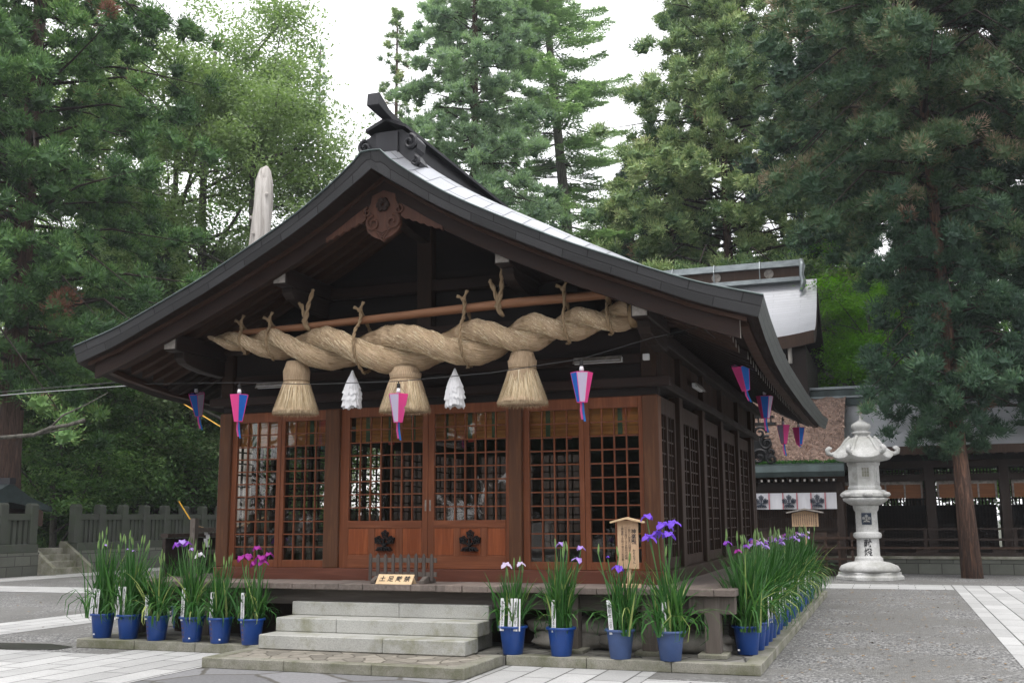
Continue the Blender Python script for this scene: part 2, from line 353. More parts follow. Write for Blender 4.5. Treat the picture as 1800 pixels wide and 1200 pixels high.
def gridmesh(name, P, UV, mats, parent=None, midx=None, smooth=True, close=False):
    """P: array (a,b,3) world coordinates, UV (a,b,2)"""
    a, b = P.shape[:2]; o0 = np.array(org(parent)) if parent is not None else np.zeros(3)
    me = bpy.data.meshes.new(name); V = (P-o0).reshape(-1, 3)
    F = [(i*b+j, i*b+j+1, (i+1)*b+j+1, (i+1)*b+j) for i in range(a-1) for j in range(b-1)]
    me.from_pydata(V.tolist(), [], F); uv = me.uv_layers.new(name='UVMap')
    idx = np.array(F).reshape(-1); uv.data.foreach_set('uv', UV.reshape(-1, 2)[idx].reshape(-1).astype(np.float32))
    o = link(name, me, mats, parent)
    if smooth: me.polygons.foreach_set('use_smooth', [True]*len(F))
    me.update(); return o
def leafmesh(name, V, k, tint, mat, parent):
    """V: (n*k,3) world coordinates of n separate k-gons; tint per vertex"""
    o0 = np.array(org(parent)); V = (V-o0).astype(np.float32); nv = len(V); nf = nv//k
    me = bpy.data.meshes.new(name); me.vertices.add(nv); me.vertices.foreach_set('co', V.reshape(-1))
    me.loops.add(nv); me.loops.foreach_set('vertex_index', np.arange(nv, dtype=np.int32))
    me.polygons.add(nf); me.polygons.foreach_set('loop_start', np.arange(0, nv, k, dtype=np.int32))
    me.update(calc_edges=True)
    at = me.attributes.new('tint', 'FLOAT', 'POINT'); at.data.foreach_set('value', tint.astype(np.float32))
    return link(name, me, mat, parent)
def cpy(o, parent=None):
    c = o.copy(); COL.objects.link(c); c.parent = parent
    for ch in list(o.children): cpy(ch, c)
    return c
_fonts = {}
def text(body, size, mat, name='lettering', parent=None, world=None, sx=1., bold=0.):
    """flat text as a mesh; world: 4x4 Matrix placing its XY plane (in the parent's frame if parent given)"""
    key = (body, size, bold)
    if key not in _fonts:
        cu = bpy.data.curves.new('t', 'FONT'); cu.body = body; cu.size = size; cu.align_x = 'CENTER'; cu.align_y = 'CENTER'
        cu.space_line = .92; cu.offset = bold; cu.resolution_u = 3
        ob = bpy.data.objects.new('t', cu); COL.objects.link(ob); dg = bpy.context.evaluated_depsgraph_get()
        _fonts[key] = bpy.data.meshes.new_from_object(ob.evaluated_get(dg)); bpy.data.objects.remove(ob)
    me = _fonts[key].copy(); me.materials.clear(); o = link(name, me, mat, parent)
    o.matrix_local = world @ Matrix.Diagonal((sx, 1, 1, 1)); return o
def FRONT(x, y, z, rx=0, ry=0):   # a frame whose XY plane faces -y (towards the camera)
    return Matrix.Translation((x, y, z)) @ Matrix.Rotation(ry, 4, 'Y') @ Matrix.Rotation(R_(90)+rx, 4, 'X')
def to_px(P):
    d = np.asarray(P)-CAM; z = d @ FWD; return 900+FPX*(d @ RGT)/z, 600-FPX*(d @ UPV)/z, z
def at_px(a, b, D):       # world point at horizontal distance D seen at pixel a, b (for choosing where things stand)
    d = FWD+(a-900)/FPX*RGT-(b-600)/FPX*UPV; return CAM+d*(D/math.hypot(d[0], d[1]))
XC = -3.12
# ================================================================ the ground and paving
def sheet(name, x0, x1, y0, y1, z, mat, at=(0, 0, 0)):
    b = MB().add([(x0, y0, z), (x1, y0, z), (x1, y1, z), (x0, y1, z)], [(0, 1, 2, 3)])
    return tag(b.build(name, mat, None, at), kind='structure')
sheet('ground', -400, 400, -400, 600, 0, M['gravel'])
sheet('forest_ground', -399, -22.9, -60, 500, .006, M['soil'])
sheet('forest_ground', -22.9, 300, 32, 500, .008, M['soil'])
sheet('path', -11.1, -9.7, -30, 7.4, .004, M['paveY'])
sheet('path', -20.6, -8, 7.4, 9.1, .005, M['paveX'])
sheet('path', -22.0, -20.6, -8, 34, .005, M['paveY'])
sheet('path', .9, 3.8, 13.2, 15.0, .005, M['paveX'])
sheet('path', 3.83, 12, -30, 15.0, .006, M['paveY'])
sheet('path', -6.55, -4.75, -30, -1.24, .005, M['paveY'])
sheet('path', -30, -6.56, -6, -1.72, .004, M['paveY'])
sheet('path', -1.55, .16, -30, -1.24, .005, M['paveY'])
sheet('path', .17, 3.8, -30, -1.78, .004, M['paveX'])
sheet('forecourt', -4.74, -1.56, -30, -2.39, .003, M['forecourt'])
# kerb of light stone edging the paving (a run of long blocks a hair above it)
# ================================================================ the hall's stone platform
pf = thing('stone_platform', (XC, 4, 0), 'low mossy stone platform with a granite kerb under the hall and the flower pots', 'platform')
MB().box(-7.35, 1.06, -1.05, 10.5, 0, .106).build('platform_paving', M['rub'], pf)
rnd = random.Random(3)
def kerb_run(x0, x1, y0, y1, z1, name='kerb_stone', par=pf, n=4, mat='kerb'):
    for i in range(n):
        if x1-x0 > y1-y0:
            a, c = x0+(x1-x0)*i/n, x0+(x1-x0)*(i+1)/n
            b = MB().box(a+.003, c-.003, y0, y1, 0, z1+rnd.uniform(-.002, .002))
        else:
            a, c = y0+(y1-y0)*i/n, y0+(y1-y0)*(i+1)/n
            b = MB().box(x0, x1, a+.003, c-.003, 0, z1+rnd.uniform(-.002, .002))
        b.build(name, M[mat], par, bevel=.008)
kerb_run(-7.5, -4.75, -1.23, -1.05, .114, n=3)
kerb_run(-1.55, 1.24, -1.23, -1.05, .114, n=3)
kerb_run(1.06, 1.24, -1.05, 10.6, .114, n=9)
kerb_run(-7.5, -7.35, -1.05, 10.6, .114, n=9)
MB().box(-7.35, 1.06, 10.5, 10.6, 0, .112).build('kerb_stone', M['kerb'], pf)
# apron below the steps
ap = thing('stone_apron', (XC, -1.8, 0), 'cobbled stone apron with a granite kerb at the foot of the steps', 'apron')
MB().box(-4.58, -1.74, -2.235, -1.232, 0, .108).build('apron_paving', M['cobble'], ap)
kerb_run(-4.735, -1.58, -2.385, -2.235, .116, 'kerb_stone', ap, 3, 'kerb')
kerb_run(-4.735, -4.585, -2.235, -1.23, .115, 'kerb_stone', ap, 1, 'kerb')
kerb_run(-1.735, -1.58, -2.235, -1.23, .115, 'kerb_stone', ap, 1, 'kerb')
MB().box(-4.74, -1.56, -1.228, -1.05, 0, .1).build('apron_paving', M['rub'], ap)
# steps
st = thing('stone_steps', (XC, -1.1, .11), 'three granite steps leading up to the wooden deck of the hall', 'steps')
for i, (spl) in enumerate(((-3.1,), (-3.75,), (-2.95,))[::-1]):
    y0 = -1.494+.37*i; z0 = .112+.165*i
    xs = [-4.585, *spl, -1.93]
    for a, c in zip(xs[:-1], xs[1:]):
        MB().box(a+.002, c-.002, y0, y0+.40 if i < 2 else y0+.30, z0+.001, z0+.165).build('step_block', M['step'], st, bevel=.01)
    MB().box(-4.5, -2.0, y0+.41, -.46, z0, z0+.16).build('step_core', M['basestone'], st) if i < 2 else None

# ================================================================ the hall
hall = thing('worship_hall', (XC, 0, .1), 'dark wooden shrine hall with a curved metal roof, lattice doors and a plank deck', 'shrine hall')
ZD = .835; XL = -6.24; YB = 9.6
# deck
dk = MB()
xs = list(np.arange(-7.2, .957, .33))
for i, x in enumerate(xs):
    x1 = min(x+.33, .957)
    dk.box(x+.003, x1-.003, -.82+rnd.uniform(-.012, .012), -.08, ZD-.075+rnd.uniform(-.003, .003), ZD+rnd.uniform(-.003, .003))
dk.build('deck', M['deck'], hall, bevel=.006)
MB().box(.02, .957, -.075, 10.3, ZD-.075, ZD-.003).build('deck', wood('side_deck_wood', (.13, .11, .1), (.2, .175, .16), 'y', .75, .5, (0, .235)), hall, bevel=.005)
MB().box(-7.2, -6.26, -.075, 10.3, ZD-.075, ZD-.003).build('deck', M['deck'], hall)
MB().box(-7.05, .6, -.64, -.52, ZD-.27, ZD-.077).build('deck_beam', M['deckbeam'], hall, bevel=.006)
MB().box(-7.15, .93, -.80, -.64, ZD-.27, ZD-.13).build('deck_beam', M['deckbeam'], hall, bevel=.006) if 0 else None
for x in (-7.0, -5.9, -.95+.02, -.02, .68):
    MB().box(x-.085, x+.085, -.75, -.58, .15, ZD-.077).build('deck_post', M['decks'], hall, bevel=.006)
    MB().box(x-.16, x+.16, -.84, -.50, .1, .152).build('footing_stone', M['kerb'], hall, bevel=.01)
MB().box(.42, .935, -.735, -.60, ZD-.27, ZD-.08).build('deck_beam_end', M['decks'], hall, bevel=.008)
for k in range(1, 7):
    y = -.66+1.75*k
    MB().box(.6, .76, y-.08, y+.08, .15, ZD-.077).build('deck_post', M['decks'], hall)
    MB().box(.53, .85, y-.15, y+.15, .1, .152).build('footing_stone', M['kerb'], hall)
MB().box(.62, .74, -.5, 10.2, ZD-.2, ZD-.077).build('deck_beam', M['deckbeam'], hall)
MB().box(-6.9, .0, .0, .1, .1, ZD-.0).box(-.1, .0, .1, 9.6, .1, ZD-.0).box(XL, XL+.1, .1, 9.6, .1, ZD).build('foundation_wall', M['sidewall'], hall)
# threshold
MB().box(XL-.02, .02, -.07, .14, ZD-.01, .985).build('threshold', M['sill'], hall, bevel=.008)
MB().box(-.14, .07, .15, YB, ZD-.01, .985).build('threshold', M['sidepost'], hall, bevel=.008)
# floor and ceiling inside
MB().box(XL+.12, -.14, .16, YB-.1, .8, .96).build('floor', M['midwood'], hall)
MB().box(XL+.1, -.1, .1, YB-.1, 3.35, 3.42).build('ceiling', M['wall'], hall)
# front posts: corner posts and two beside the doors
for a, b, y0 in ((-6.27, -6.08, -.03), (-4.57, -4.35, -.05), (-1.93, -1.76, -.05), (-.2, .0, -.03)):
    MB().box(a, b, y0, y0+.2, .986, 3.10).build('post', M['post'], hall, bevel=.01)
for a, b in ((-6.27, -6.08), (-.2, .0)):
    MB().box(a, b, -.03, .17, 3.22, 4.1).build('post', M['sidepost'], hall, bevel=.01)
# beams over the front
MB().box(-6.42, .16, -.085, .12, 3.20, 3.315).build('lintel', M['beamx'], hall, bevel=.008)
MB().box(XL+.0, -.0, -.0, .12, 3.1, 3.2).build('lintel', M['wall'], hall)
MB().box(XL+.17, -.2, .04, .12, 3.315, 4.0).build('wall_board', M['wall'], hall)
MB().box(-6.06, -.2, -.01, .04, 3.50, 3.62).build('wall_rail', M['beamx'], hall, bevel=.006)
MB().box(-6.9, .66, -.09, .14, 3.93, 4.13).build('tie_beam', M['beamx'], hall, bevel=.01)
for x in (-4.45, -1.84, -3.12): MB().box(x-.09, x+.09, -.03, .04, 3.62, 3.93).build('short_post', M['sidepost'], hall, bevel=.005)
# ---- lattice panels: grid of glazed squares
def lattice(name, x0, x1, z0, z1, cols, rows, y=.03, par=hall, st=.075, bar=.017, mat='door', g=True, dep=.045, top=None):
    """frame and bars of a glazed panel filling x0..x1, z0..z1 (opening sizes: frame added outside)"""
    b = MB()
    for i in range(1, cols):
        x = x0+(x1-x0)*i/cols; b.box(x-bar/2, x+bar/2, y+.004, y+.034, z0, z1)
    for j in range(1, rows):
        z = z0+(z1-z0)*j/rows; b.box(x0, x1, y+.007, y+.031, z-bar/2, z+bar/2)
    o = b.build(name, M[mat], par)
    if g:
        q = MB().box(x0, x1, y+.036, y+.040, z0, z1).build('glass', M['glass'], o)
    return o
def frame(x0, x1, z0, z1, gx0, gx1, gz0, gz1, y=.02, d=.05):
    return MB().box(x0, gx0, y, y+d, z0, z1).box(gx1, x1, y, y+d, z0, z1).box(gx0, gx1, y+.001, y+d-.001, gz1, z1).box(gx0, gx1, y+.001, y+d-.001, z0, gz0)
ZG0, ZG1 = 1.085, 2.96
for nm, (x0, x1, gx0, gx1) in enumerate(((-6.08, -5.295, -6.0, -5.36), (-5.29, -4.57, -5.235, -4.6), (-1.76, -.955, -1.675, -1.02), (-.95, -.20, -.885, -.26))):
    o = frame(x0, x1, .987, 3.1, gx0, gx1, ZG0, ZG1).build('lattice_window', M['door'], hall, bevel=.004)
    lattice('lattice', gx0, gx1, ZG0, ZG1, 4, 11, .03, o)
# doors
def crest(s):
    """three five-lobed leaves over a root, as flat polygons in XZ"""
    polys = []
    def leaf(cx, cz, r, ph, n=40):
        o = [(cx+r*(1+.13*math.cos(5*(t-ph)))*math.cos(t), cz+r*(1+.13*math.cos(5*(t-ph)))*math.sin(t)) for t in np.linspace(0, 2*math.pi, n, endpoint=False)]
        q = [(cx+r*.78*(1+.13*math.cos(5*(t-ph)))*math.cos(t), cz+r*.78*(1+.13*math.cos(5*(t-ph)))*math.sin(t)) for t in np.linspace(0, 2*math.pi, n, endpoint=False)]
        for k in range(0, n, 2): k2 = (k+2) % n; polys.append([o[k], o[(k+1) % n], o[k2], q[k2], q[(k+1) % n], q[k]])
        for k in range(5):
            a = ph+k*1.2566; polys.append([(cx+r*.16*math.cos(a-.5), cz+r*.16*math.sin(a-.5)), (cx+r*.5*math.cos(a-.42), cz+r*.5*math.sin(a-.42)), (cx+r*.7*math.cos(a), cz+r*.7*math.sin(a)), (cx+r*.5*math.cos(a+.42), cz+r*.5*math.sin(a+.42)), (cx+r*.16*math.cos(a+.5), cz+r*.16*math.sin(a+.5))])
    leaf(0, .30*s, .185*s, math.pi/2); leaf(-.345*s, .02*s, .185*s, math.pi*.85); leaf(.345*s, .02*s, .185*s, math.pi*.15)
    polys.append([(-.035*s, .1*s), (-.03*s, -.3*s), (.03*s, -.3*s), (.035*s, .1*s)])
    polys.append([(-.17*s, -.08*s), (-.19*s, -.14*s), (0, -.27*s), (.19*s, -.14*s), (.17*s, -.08*s), (0, -.19*s)])
    for sx in (-1, 1):
        for a, b in ((.10, .06), (.25, .17), (.42, .3)):
            polys.append([(sx*.02*s, -.28*s), (sx*b*s, -.31*s), (sx*a*s, -.47*s), (sx*(a-.05)*s, -.5*s), (sx*b*s*.8, -.37*s), (sx*.01*s, -.33*s)])
    return polys
def crest_obj(cx, y, cz, s, mat, par, d=.012, name='crest'):
    b = MB()
    for i, p in enumerate(crest(s)):
        b.prism([(cx+u, cz+v) for u, v in p], 'y', y-d-.0007*i, y)
    return b.build(name, mat, par)
for sgn, (x0, x1, gx0, gx1) in enumerate(((-4.35, -3.065, -4.22, -3.145), (-3.06, -1.93, -2.975, -1.985))):
    fz0, fz1 = 1.60, 2.975
    b = frame(x0, x1, .987, 3.1, gx0, gx1, fz0, fz1, .0, .05)
    o = b.build('sliding_door', M['door'], hall, bevel=.004)
    # lower half is a framed panel field: knock it in with a separate raised rail set
    lattice('lattice', gx0, gx1, fz0, fz1, 7, 8, .01, o)
    w = gx1-gx0
    MB().box(gx0, gx1, -.008, .0, 1.505, 1.60).build('rail', M['doorx'], o, bevel=.003)
    MB().box(gx0, gx1, -.008, .0, .99, 1.15).build('rail', M['doorx'], o, bevel=.003)
    q = [gx0+w*t for t in (.29, .37, .66, .74)]
    MB().box(q[0], q[1], -.006, .0, 1.151, 1.504).build('muntin', M['door'], o)
    MB().box(q[2], q[3], -.006, .0, 1.151, 1.504).build('muntin', M['door'], o)
    for a, c in ((gx0+.012, q[0]-.012), (q[1]+.012, q[2]-.012), (q[3]+.012, gx1-.012)):
        MB().box(a, c, -.003, .001, 1.163, 1.492).build('door_panel', M['panel'], o, bevel=.002)
    crest_obj((q[1]+q[2])/2, -.005, 1.345, .27, M['blackmetal'], o)
    hx = x1-.03 if sgn == 0 else x0+.03
    MB().box(hx-.011, hx+.011, -.004, .001, 1.72, 1.86).build('handle', M['worn'], o)
MB().box(-4.35, -1.93, .06, .12, 2.98, 3.1).build('door_head', M['doorx'], hall)
# bamboo blinds hanging behind the glass
for a, c in ((-6.05, -4.62), (-4.2, -3.15), (-3.05, -2.0), (-1.72, -.25)):
    bl = MB().box(a, c, .135, .145, 2.64, 3.1).build('bamboo_blind', M['blind'], hall)
    sb = MB()
    for t in ((.18, .5, .82)): x = a+(c-a)*t; sb.box(x-.03, x+.03, .127, .133, 2.64, 3.1)
    sb.build('green_strap', M['green'], bl)
    MB().box(a+.5, a+.58, .12, .134, 2.60, 2.64).build('red_tassel', M['red'], bl)
# side wall bays (right side seen; left and rear let the light through)
ys = [.10, 1.42, 3.25, 5.1, 7.1, 9.0, 9.6]
def lat_y(name, x, y0, y1, z0, z1, cols, rows, par, mat, bar=.02, dx=.03):
    b = MB()
    for i in range(1, cols): y = y0+(y1-y0)*i/cols; b.box(x, x+dx, y-bar/2, y+bar/2, z0, z1)
    for j in range(1, rows): z = z0+(z1-z0)*j/rows; b.box(x+.003, x+dx-.003, y0, y1, z-bar/2, z+bar/2)
    return b.build(name, M[mat], par)
for side in (1, -1):
    px = 0 if side > 0 else XL
    for i, y in enumerate(ys[1:-1]):
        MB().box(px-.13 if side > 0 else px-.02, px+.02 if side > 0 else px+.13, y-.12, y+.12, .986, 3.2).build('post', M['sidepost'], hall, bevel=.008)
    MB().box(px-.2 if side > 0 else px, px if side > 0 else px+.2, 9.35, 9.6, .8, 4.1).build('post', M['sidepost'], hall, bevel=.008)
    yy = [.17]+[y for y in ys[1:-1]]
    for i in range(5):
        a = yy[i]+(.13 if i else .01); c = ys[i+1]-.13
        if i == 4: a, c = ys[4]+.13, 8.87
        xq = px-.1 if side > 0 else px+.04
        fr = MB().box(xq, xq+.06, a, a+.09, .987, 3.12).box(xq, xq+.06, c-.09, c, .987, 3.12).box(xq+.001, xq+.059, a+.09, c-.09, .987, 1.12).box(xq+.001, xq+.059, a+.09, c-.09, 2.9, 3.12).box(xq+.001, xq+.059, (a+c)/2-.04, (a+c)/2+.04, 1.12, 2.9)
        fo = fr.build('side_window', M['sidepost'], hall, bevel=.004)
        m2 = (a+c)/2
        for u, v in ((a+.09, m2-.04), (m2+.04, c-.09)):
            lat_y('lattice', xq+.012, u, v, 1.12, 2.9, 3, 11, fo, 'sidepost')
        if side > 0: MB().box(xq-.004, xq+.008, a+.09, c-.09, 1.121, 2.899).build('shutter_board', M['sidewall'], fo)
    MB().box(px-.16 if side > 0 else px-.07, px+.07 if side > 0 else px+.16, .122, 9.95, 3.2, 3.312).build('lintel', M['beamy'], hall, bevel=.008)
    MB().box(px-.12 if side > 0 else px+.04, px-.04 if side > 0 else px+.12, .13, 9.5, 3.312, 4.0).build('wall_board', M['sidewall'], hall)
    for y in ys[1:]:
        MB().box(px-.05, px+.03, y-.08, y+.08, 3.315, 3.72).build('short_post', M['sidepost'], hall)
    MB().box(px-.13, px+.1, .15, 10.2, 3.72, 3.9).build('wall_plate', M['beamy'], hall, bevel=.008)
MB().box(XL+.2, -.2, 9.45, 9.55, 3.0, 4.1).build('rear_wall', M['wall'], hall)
for x in (XL+1.56, XC, -1.56): MB().box(x-.1, x+.1, 9.42, 9.6, .96, 3.0).build('post', M['sidepost'], hall)
for a, c in ((XL+.2, XL+1.46), (XL+1.66, XC-.1), (XC+.1, -1.66), (-1.46, -.2)):
    b = MB()
    for i in range(0, 9): x = a+(c-a)*i/8; b.box(x-.015, x+.015, 9.5, 9.53, .96, 3.0)
    for j in range(0, 12): z = .96+2.04*j/11; b.box(a, c, 9.503, 9.527, z-.015, z+.015)
    b.build('rear_lattice', M['sidepost'], hall)
MB().box(XC-.1, -.2, 8.6, 8.65, .96, 3.0).build('inner_screen', M['wall'], hall)

# ---- roof
TT = np.array([0, .13, .25, .34, .46, .63, .99, 1.34, 1.77, 2.44, 3.4, 3.89, 4.58]); ZZ = np.array([6.05, 6.045, 5.925, 5.855, 5.765, 5.64, 5.41, 5.225, 5.015, 4.70, 4.315, 4.13, 3.945])
TS = np.array(sorted(list(np.linspace(0, 4.58, 37))+[.13, .25])); ZS = np.interp(TS, TT, ZZ)
for _ in range(2): ZS[7:-1] = (ZS[6:-2]+2*ZS[7:-1]+ZS[8:])/4
def lift(y): return float(np.interp(y, [-1.39, -.8, .23, 1.55, 4.3, 8.5, 10.4], [.0, -.14, -.29, -.37, -.41, -.39, -.30]))
def roofz(t, y): t = abs(t); return float(np.interp(t, TS, ZS))+lift(y)*(t/4.58)**3
Y0, Y1 = -1.39, 10.4
def rise(t, y): s = min(1, max(0, (y-Y0)/.7)); return .27*s*s*(3-2*s)*(1-(abs(t)/4.58)**3)
def thick(t): return float(np.interp(abs(t), [0, .13, .25, .46, 1, 2.4, 3.4, 4.58], [.215, .30, .26, .23, .205, .20, .21, .25]))
def leany(t, y): return y-.27*(1-abs(t)/4.58)*max(0, min(1, (-.3-y)/(-.3-Y0)))
def build_roof(par):
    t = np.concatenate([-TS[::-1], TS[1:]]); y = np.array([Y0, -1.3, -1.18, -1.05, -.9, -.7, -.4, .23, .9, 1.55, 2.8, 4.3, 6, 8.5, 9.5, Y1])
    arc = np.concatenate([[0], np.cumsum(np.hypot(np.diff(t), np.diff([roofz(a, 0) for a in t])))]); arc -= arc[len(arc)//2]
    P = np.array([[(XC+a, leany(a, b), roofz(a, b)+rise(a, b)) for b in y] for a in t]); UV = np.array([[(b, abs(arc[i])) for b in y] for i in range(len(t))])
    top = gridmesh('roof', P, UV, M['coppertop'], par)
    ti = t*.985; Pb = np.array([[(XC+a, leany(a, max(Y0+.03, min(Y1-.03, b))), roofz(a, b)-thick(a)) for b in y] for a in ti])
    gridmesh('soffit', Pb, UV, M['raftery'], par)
    for yy, j in ((Y0, 0), (Y1, -1)):
        q = np.stack([P[:, j], Pb[:, j]], 1); uv = np.stack([np.stack([np.abs(arc), np.zeros_like(arc)], 1), np.stack([np.abs(arc), np.full_like(arc, -.21)], 1)], 1)
        gridmesh('verge_edge', q, uv, M['shingle'], par, smooth=False)
    for i in (0, -1):
        q = np.stack([P[i], Pb[i]], 1); uv = np.stack([np.stack([y, np.zeros_like(y)], 1), np.stack([y, np.full_like(y, -.26)], 1)], 1)
        gridmesh('eave_edge', q, uv, M['shinglegreen'], par)
    # thin bright copper lip along the front verge
    lp = [(XC+a, leany(a, Y0)-.006, roofz(a, Y0)+.004) for a in t]
    MB().tube(lp, .011, 5).build('verge_lip', M['copperold'], par, smooth=True)
    return top
build_roof(hall)
def slope_strip(name, mat, y0, y1, off0, off1, t0=0., t1=4.3, par=hall, n=22, sides=(-1, 1), k=None):
    """a member following the roof line, between offsets below the roof top surface"""
    for s in sides:
        ts = np.linspace(t0, t1, n); b = MB(); V = []
        for t in ts:
            z = roofz(t, (y0+y1)/2) if y0 > .2 else roofz(t, y0)
            V += [(XC+s*t, y0, z-off0-thick(t)), (XC+s*t, y1, z-off0-thick(t)), (XC+s*t, y1, z-off1-thick(t)), (XC+s*t, y0, z-off1-thick(t))]
        F = [(4*i+a, 4*i+(a+1) % 4, 4*i+4+(a+1) % 4, 4*i+4+a) for i in range(n-1) for a in range(4)]+[(0, 1, 2, 3)]
        b.add(V, F, 0); b.add([V[-4], V[-3], V[-2], V[-1]], [(0, 1, 2, 3)], 1 if k else 0)
        b.build(name, mat, par, bevel=0)
slope_strip('bargeboard', [M['beamx'], M['worn']], -1.27, -1.19, .004, .235, .0, 4.3, k=1)
slope_strip('barge_moulding', [M['rafter']], -1.32, -1.272, .004, .05, .0, 4.38)
yr = np.concatenate([np.arange(-1.0, 0, .235), np.arange(.14, 10.2, .262)])
tag(MB().add([(-12.5, -1.62, .007), (-9.6, -1.68, .007), (-8.2, -1.66, .007), (-7.55, -1.5, .007), (-7.56, -1.2, .007), (-8.1, -1.02, .007), (-8.9, -1.12, .007), (-10.2, -1.0, .007), (-11.6, -1.15, .007), (-12.6, -1.3, .007)], [tuple(range(10))]).build('puddle', plain('wet_ground', (.045, .044, .04), .3, 0, .3, 2)), kind='structure')
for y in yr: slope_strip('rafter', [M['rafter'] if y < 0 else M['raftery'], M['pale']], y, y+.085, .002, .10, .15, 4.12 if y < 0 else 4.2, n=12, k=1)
def fascia():
    for s in (-1, 1):
        ys_ = np.linspace(-1.15, 10.2, 24); V = []
        for y in ys_:
            z = roofz(4.3, y)-thick(4.3); V += [(XC+s*4.28, y, z-.003), (XC+s*4.38, y, z-.003), (XC+s*4.38, y, z-.07), (XC+s*4.28, y, z-.07)]
        F = [(4*i+a, 4*i+(a+1) % 4, 4*i+4+(a+1) % 4, 4*i+4+a) for i in range(23) for a in range(4)]+[(0, 1, 2, 3), (95, 94, 93, 92)]
        MB().add(V, F).build('fascia', M['rafter'], hall)
fascia()
# gable wall
ts = np.linspace(-3.5, 3.5, 29)
poly = [(XC+t, roofz(t, .1)-thick(t)-.1) for t in ts][::-1]
poly = [(XC-3.5, 4.13), (XC+3.5, 4.13)]+poly
MB().prism(poly, 'y', .10, .14).build('gable_wall', M['wall'], hall)
MB().box(XC-.11, XC+.11, -.04, .1, 4.13, 5.6).build('king_post', M['sidepost'], hall, bevel=.01)
MB().box(XC-2.2, XC+2.2, -.02, .1, 4.62, 4.78).build('collar_beam', M['beamx'], hall, bevel=.01)
# purlins running out under the verge with bracket arms under them
for t in (0, 1.53, 3.18):
    for s in ((-1, 1) if t else (1,)):
        x = XC+s*t; z = roofz(t, -1)-thick(t)-.10
        o = MB().box(x-.10, x+.10, -1.17, .3, z-.22, z-.0).build('purlin', M['raftery'], hall, bevel=.01)
        if t: MB().box(x-.085, x+.085, -1.178, -1.171, z-.2, z-.02).build('worn_end', M['worn'], o)
        b = MB(); pr = [(-.98, z-.23), (-.98, z-.30), (-.9, z-.36), (-.72, z-.40), (-.5, z-.43), (0, z-.45), (0, z-.221), (-.98, z-.221)]
        b.prism(pr, 'x', x-.075, x+.075).build('bracket_arm', M['beamy'], hall, bevel=.006)
# pendant carving
def scroll(b, cx, cz, r, turns, y, w=.02, sgn=1, ph=0, yd=.02):
    pts = []; n = int(20*turns)
    for i in range(n+1):
        q = i/n; a = ph+sgn*turns*2*math.pi*q; rr = r*(1-.82*q); pts.append((cx+rr*math.cos(a), y-yd*q, cz+rr*math.sin(a)))
    b.tube(pts, [w*(1-.4*i/n) for i in range(n+1)], 6)
gx, gz, gy = XC, 5.30, -1.285
b = MB()
out = [(0, -.30), (-.06, -.26), (-.12, -.235), (-.17, -.2), (-.215, -.16), (-.24, -.09), (-.23, 0), (-.22, .05), (-.23, .1), (-.17, .22), (-.16, .30), (0, .36), (.16, .30), (.17, .22), (.23, .1), (.22, .05), (.23, 0), (.24, -.09), (.215, -.16), (.17, -.2), (.12, -.235), (.06, -.26)]
b.prism([(gx+u, gz+v) for u, v in out], 'y', gy, gy+.05)
for s in (-1, 1):
    scroll(b, gx+s*.13, gz-.06, .105, 1.35, gy-.005, .021, -s, math.pi/2)
    scroll(b, gx+s*.215, gz+.09, .065, 1.1, gy-.005, .018, -s, math.pi/2)
for i in range(4):
    zz = gz-.13-.035*i; b.tube([(gx-.13+.03*i, gy-.004, zz), (gx, gy-.016, zz-.055), (gx+.13-.03*i, gy-.004, zz)], .011, 5)
pen = b.build('gable_pendant', M['carve'], hall, bevel=.006)
b = MB()
for k in range(6):
    a = k*math.pi/3; b.lathe([(.0, 0), (.036, .004), (.042, .02), (.03, .034), (0, .036)], (0, 0, 0), 10)
    n = 50
    for i in range(len(b.v)-n, len(b.v)):
        x, y, z = b.v[i]; b.v[i] = (gx+x+.055*math.cos(a), gy-z, gz+.17+y+.055*math.sin(a))
b.build('carved_flower', M['beamx'], pen)
for s in (-1, 1):
    b = MB(); pts = []
    t = np.linspace(.24, .80, 12)
    up = [(XC+s*a, roofz(a, -1.2)-thick(a)-.20) for a in t]; dn = [(XC+s*a, roofz(a, -1.2)-thick(a)-.235-.13*(1-i/11)-(.02 if i % 2 else 0)) for i, a in enumerate(t)]
    b.prism(up+dn[::-1], 'y', gy+.0, gy+.04); b.build('pendant_wing', M['carve'], pen)
# ridge box and end ornament
b = MB(); zr = 6.10
b.box(XC-.17, XC+.17, -.95, 10.0, zr-.14, zr+.40); b.build('ridge', M['ridge'], hall, bevel=.01)
MB().prism([(XC-.28, zr+.36), (XC, zr+.48), (XC+.28, zr+.36), (XC+.28, zr+.40), (XC, zr+.53), (XC-.28, zr+.40)], 'y', -1.26, 10.1).build('ridge_cap', M['ridge'], hall)
b = MB()
oo = [(-.36, -.12), (-.40, .0), (-.36, .06), (-.40, .10), (-.42, .2), (-.36, .28), (-.27, .31), (-.2, .37), (.2, .37), (.27, .31), (.36, .28), (.42, .2), (.40, .10), (.36, .06), (.40, 0), (.46, -.10), (.40, -.2), (.1, -.02), (0, .02), (-.1, -.02)]
b.prism([(XC+u, zr+v) for u, v in oo], 'y', -1.18, -.94)
b.box(XC-.15, XC+.15, -1.215, -1.18, zr+.02, zr+.34)
for s in (-1, 1): scroll(b, XC+s*.31, zr+.18, .1, 1.3, -1.19, .028, -s, math.pi/2, .03); scroll(b, XC+s*.38, zr-.08, .07, 1., -1.19, .024, -s, math.pi/2)
b.build('ridge_ornament', M['ridge'], hall, bevel=.012)
b = MB()
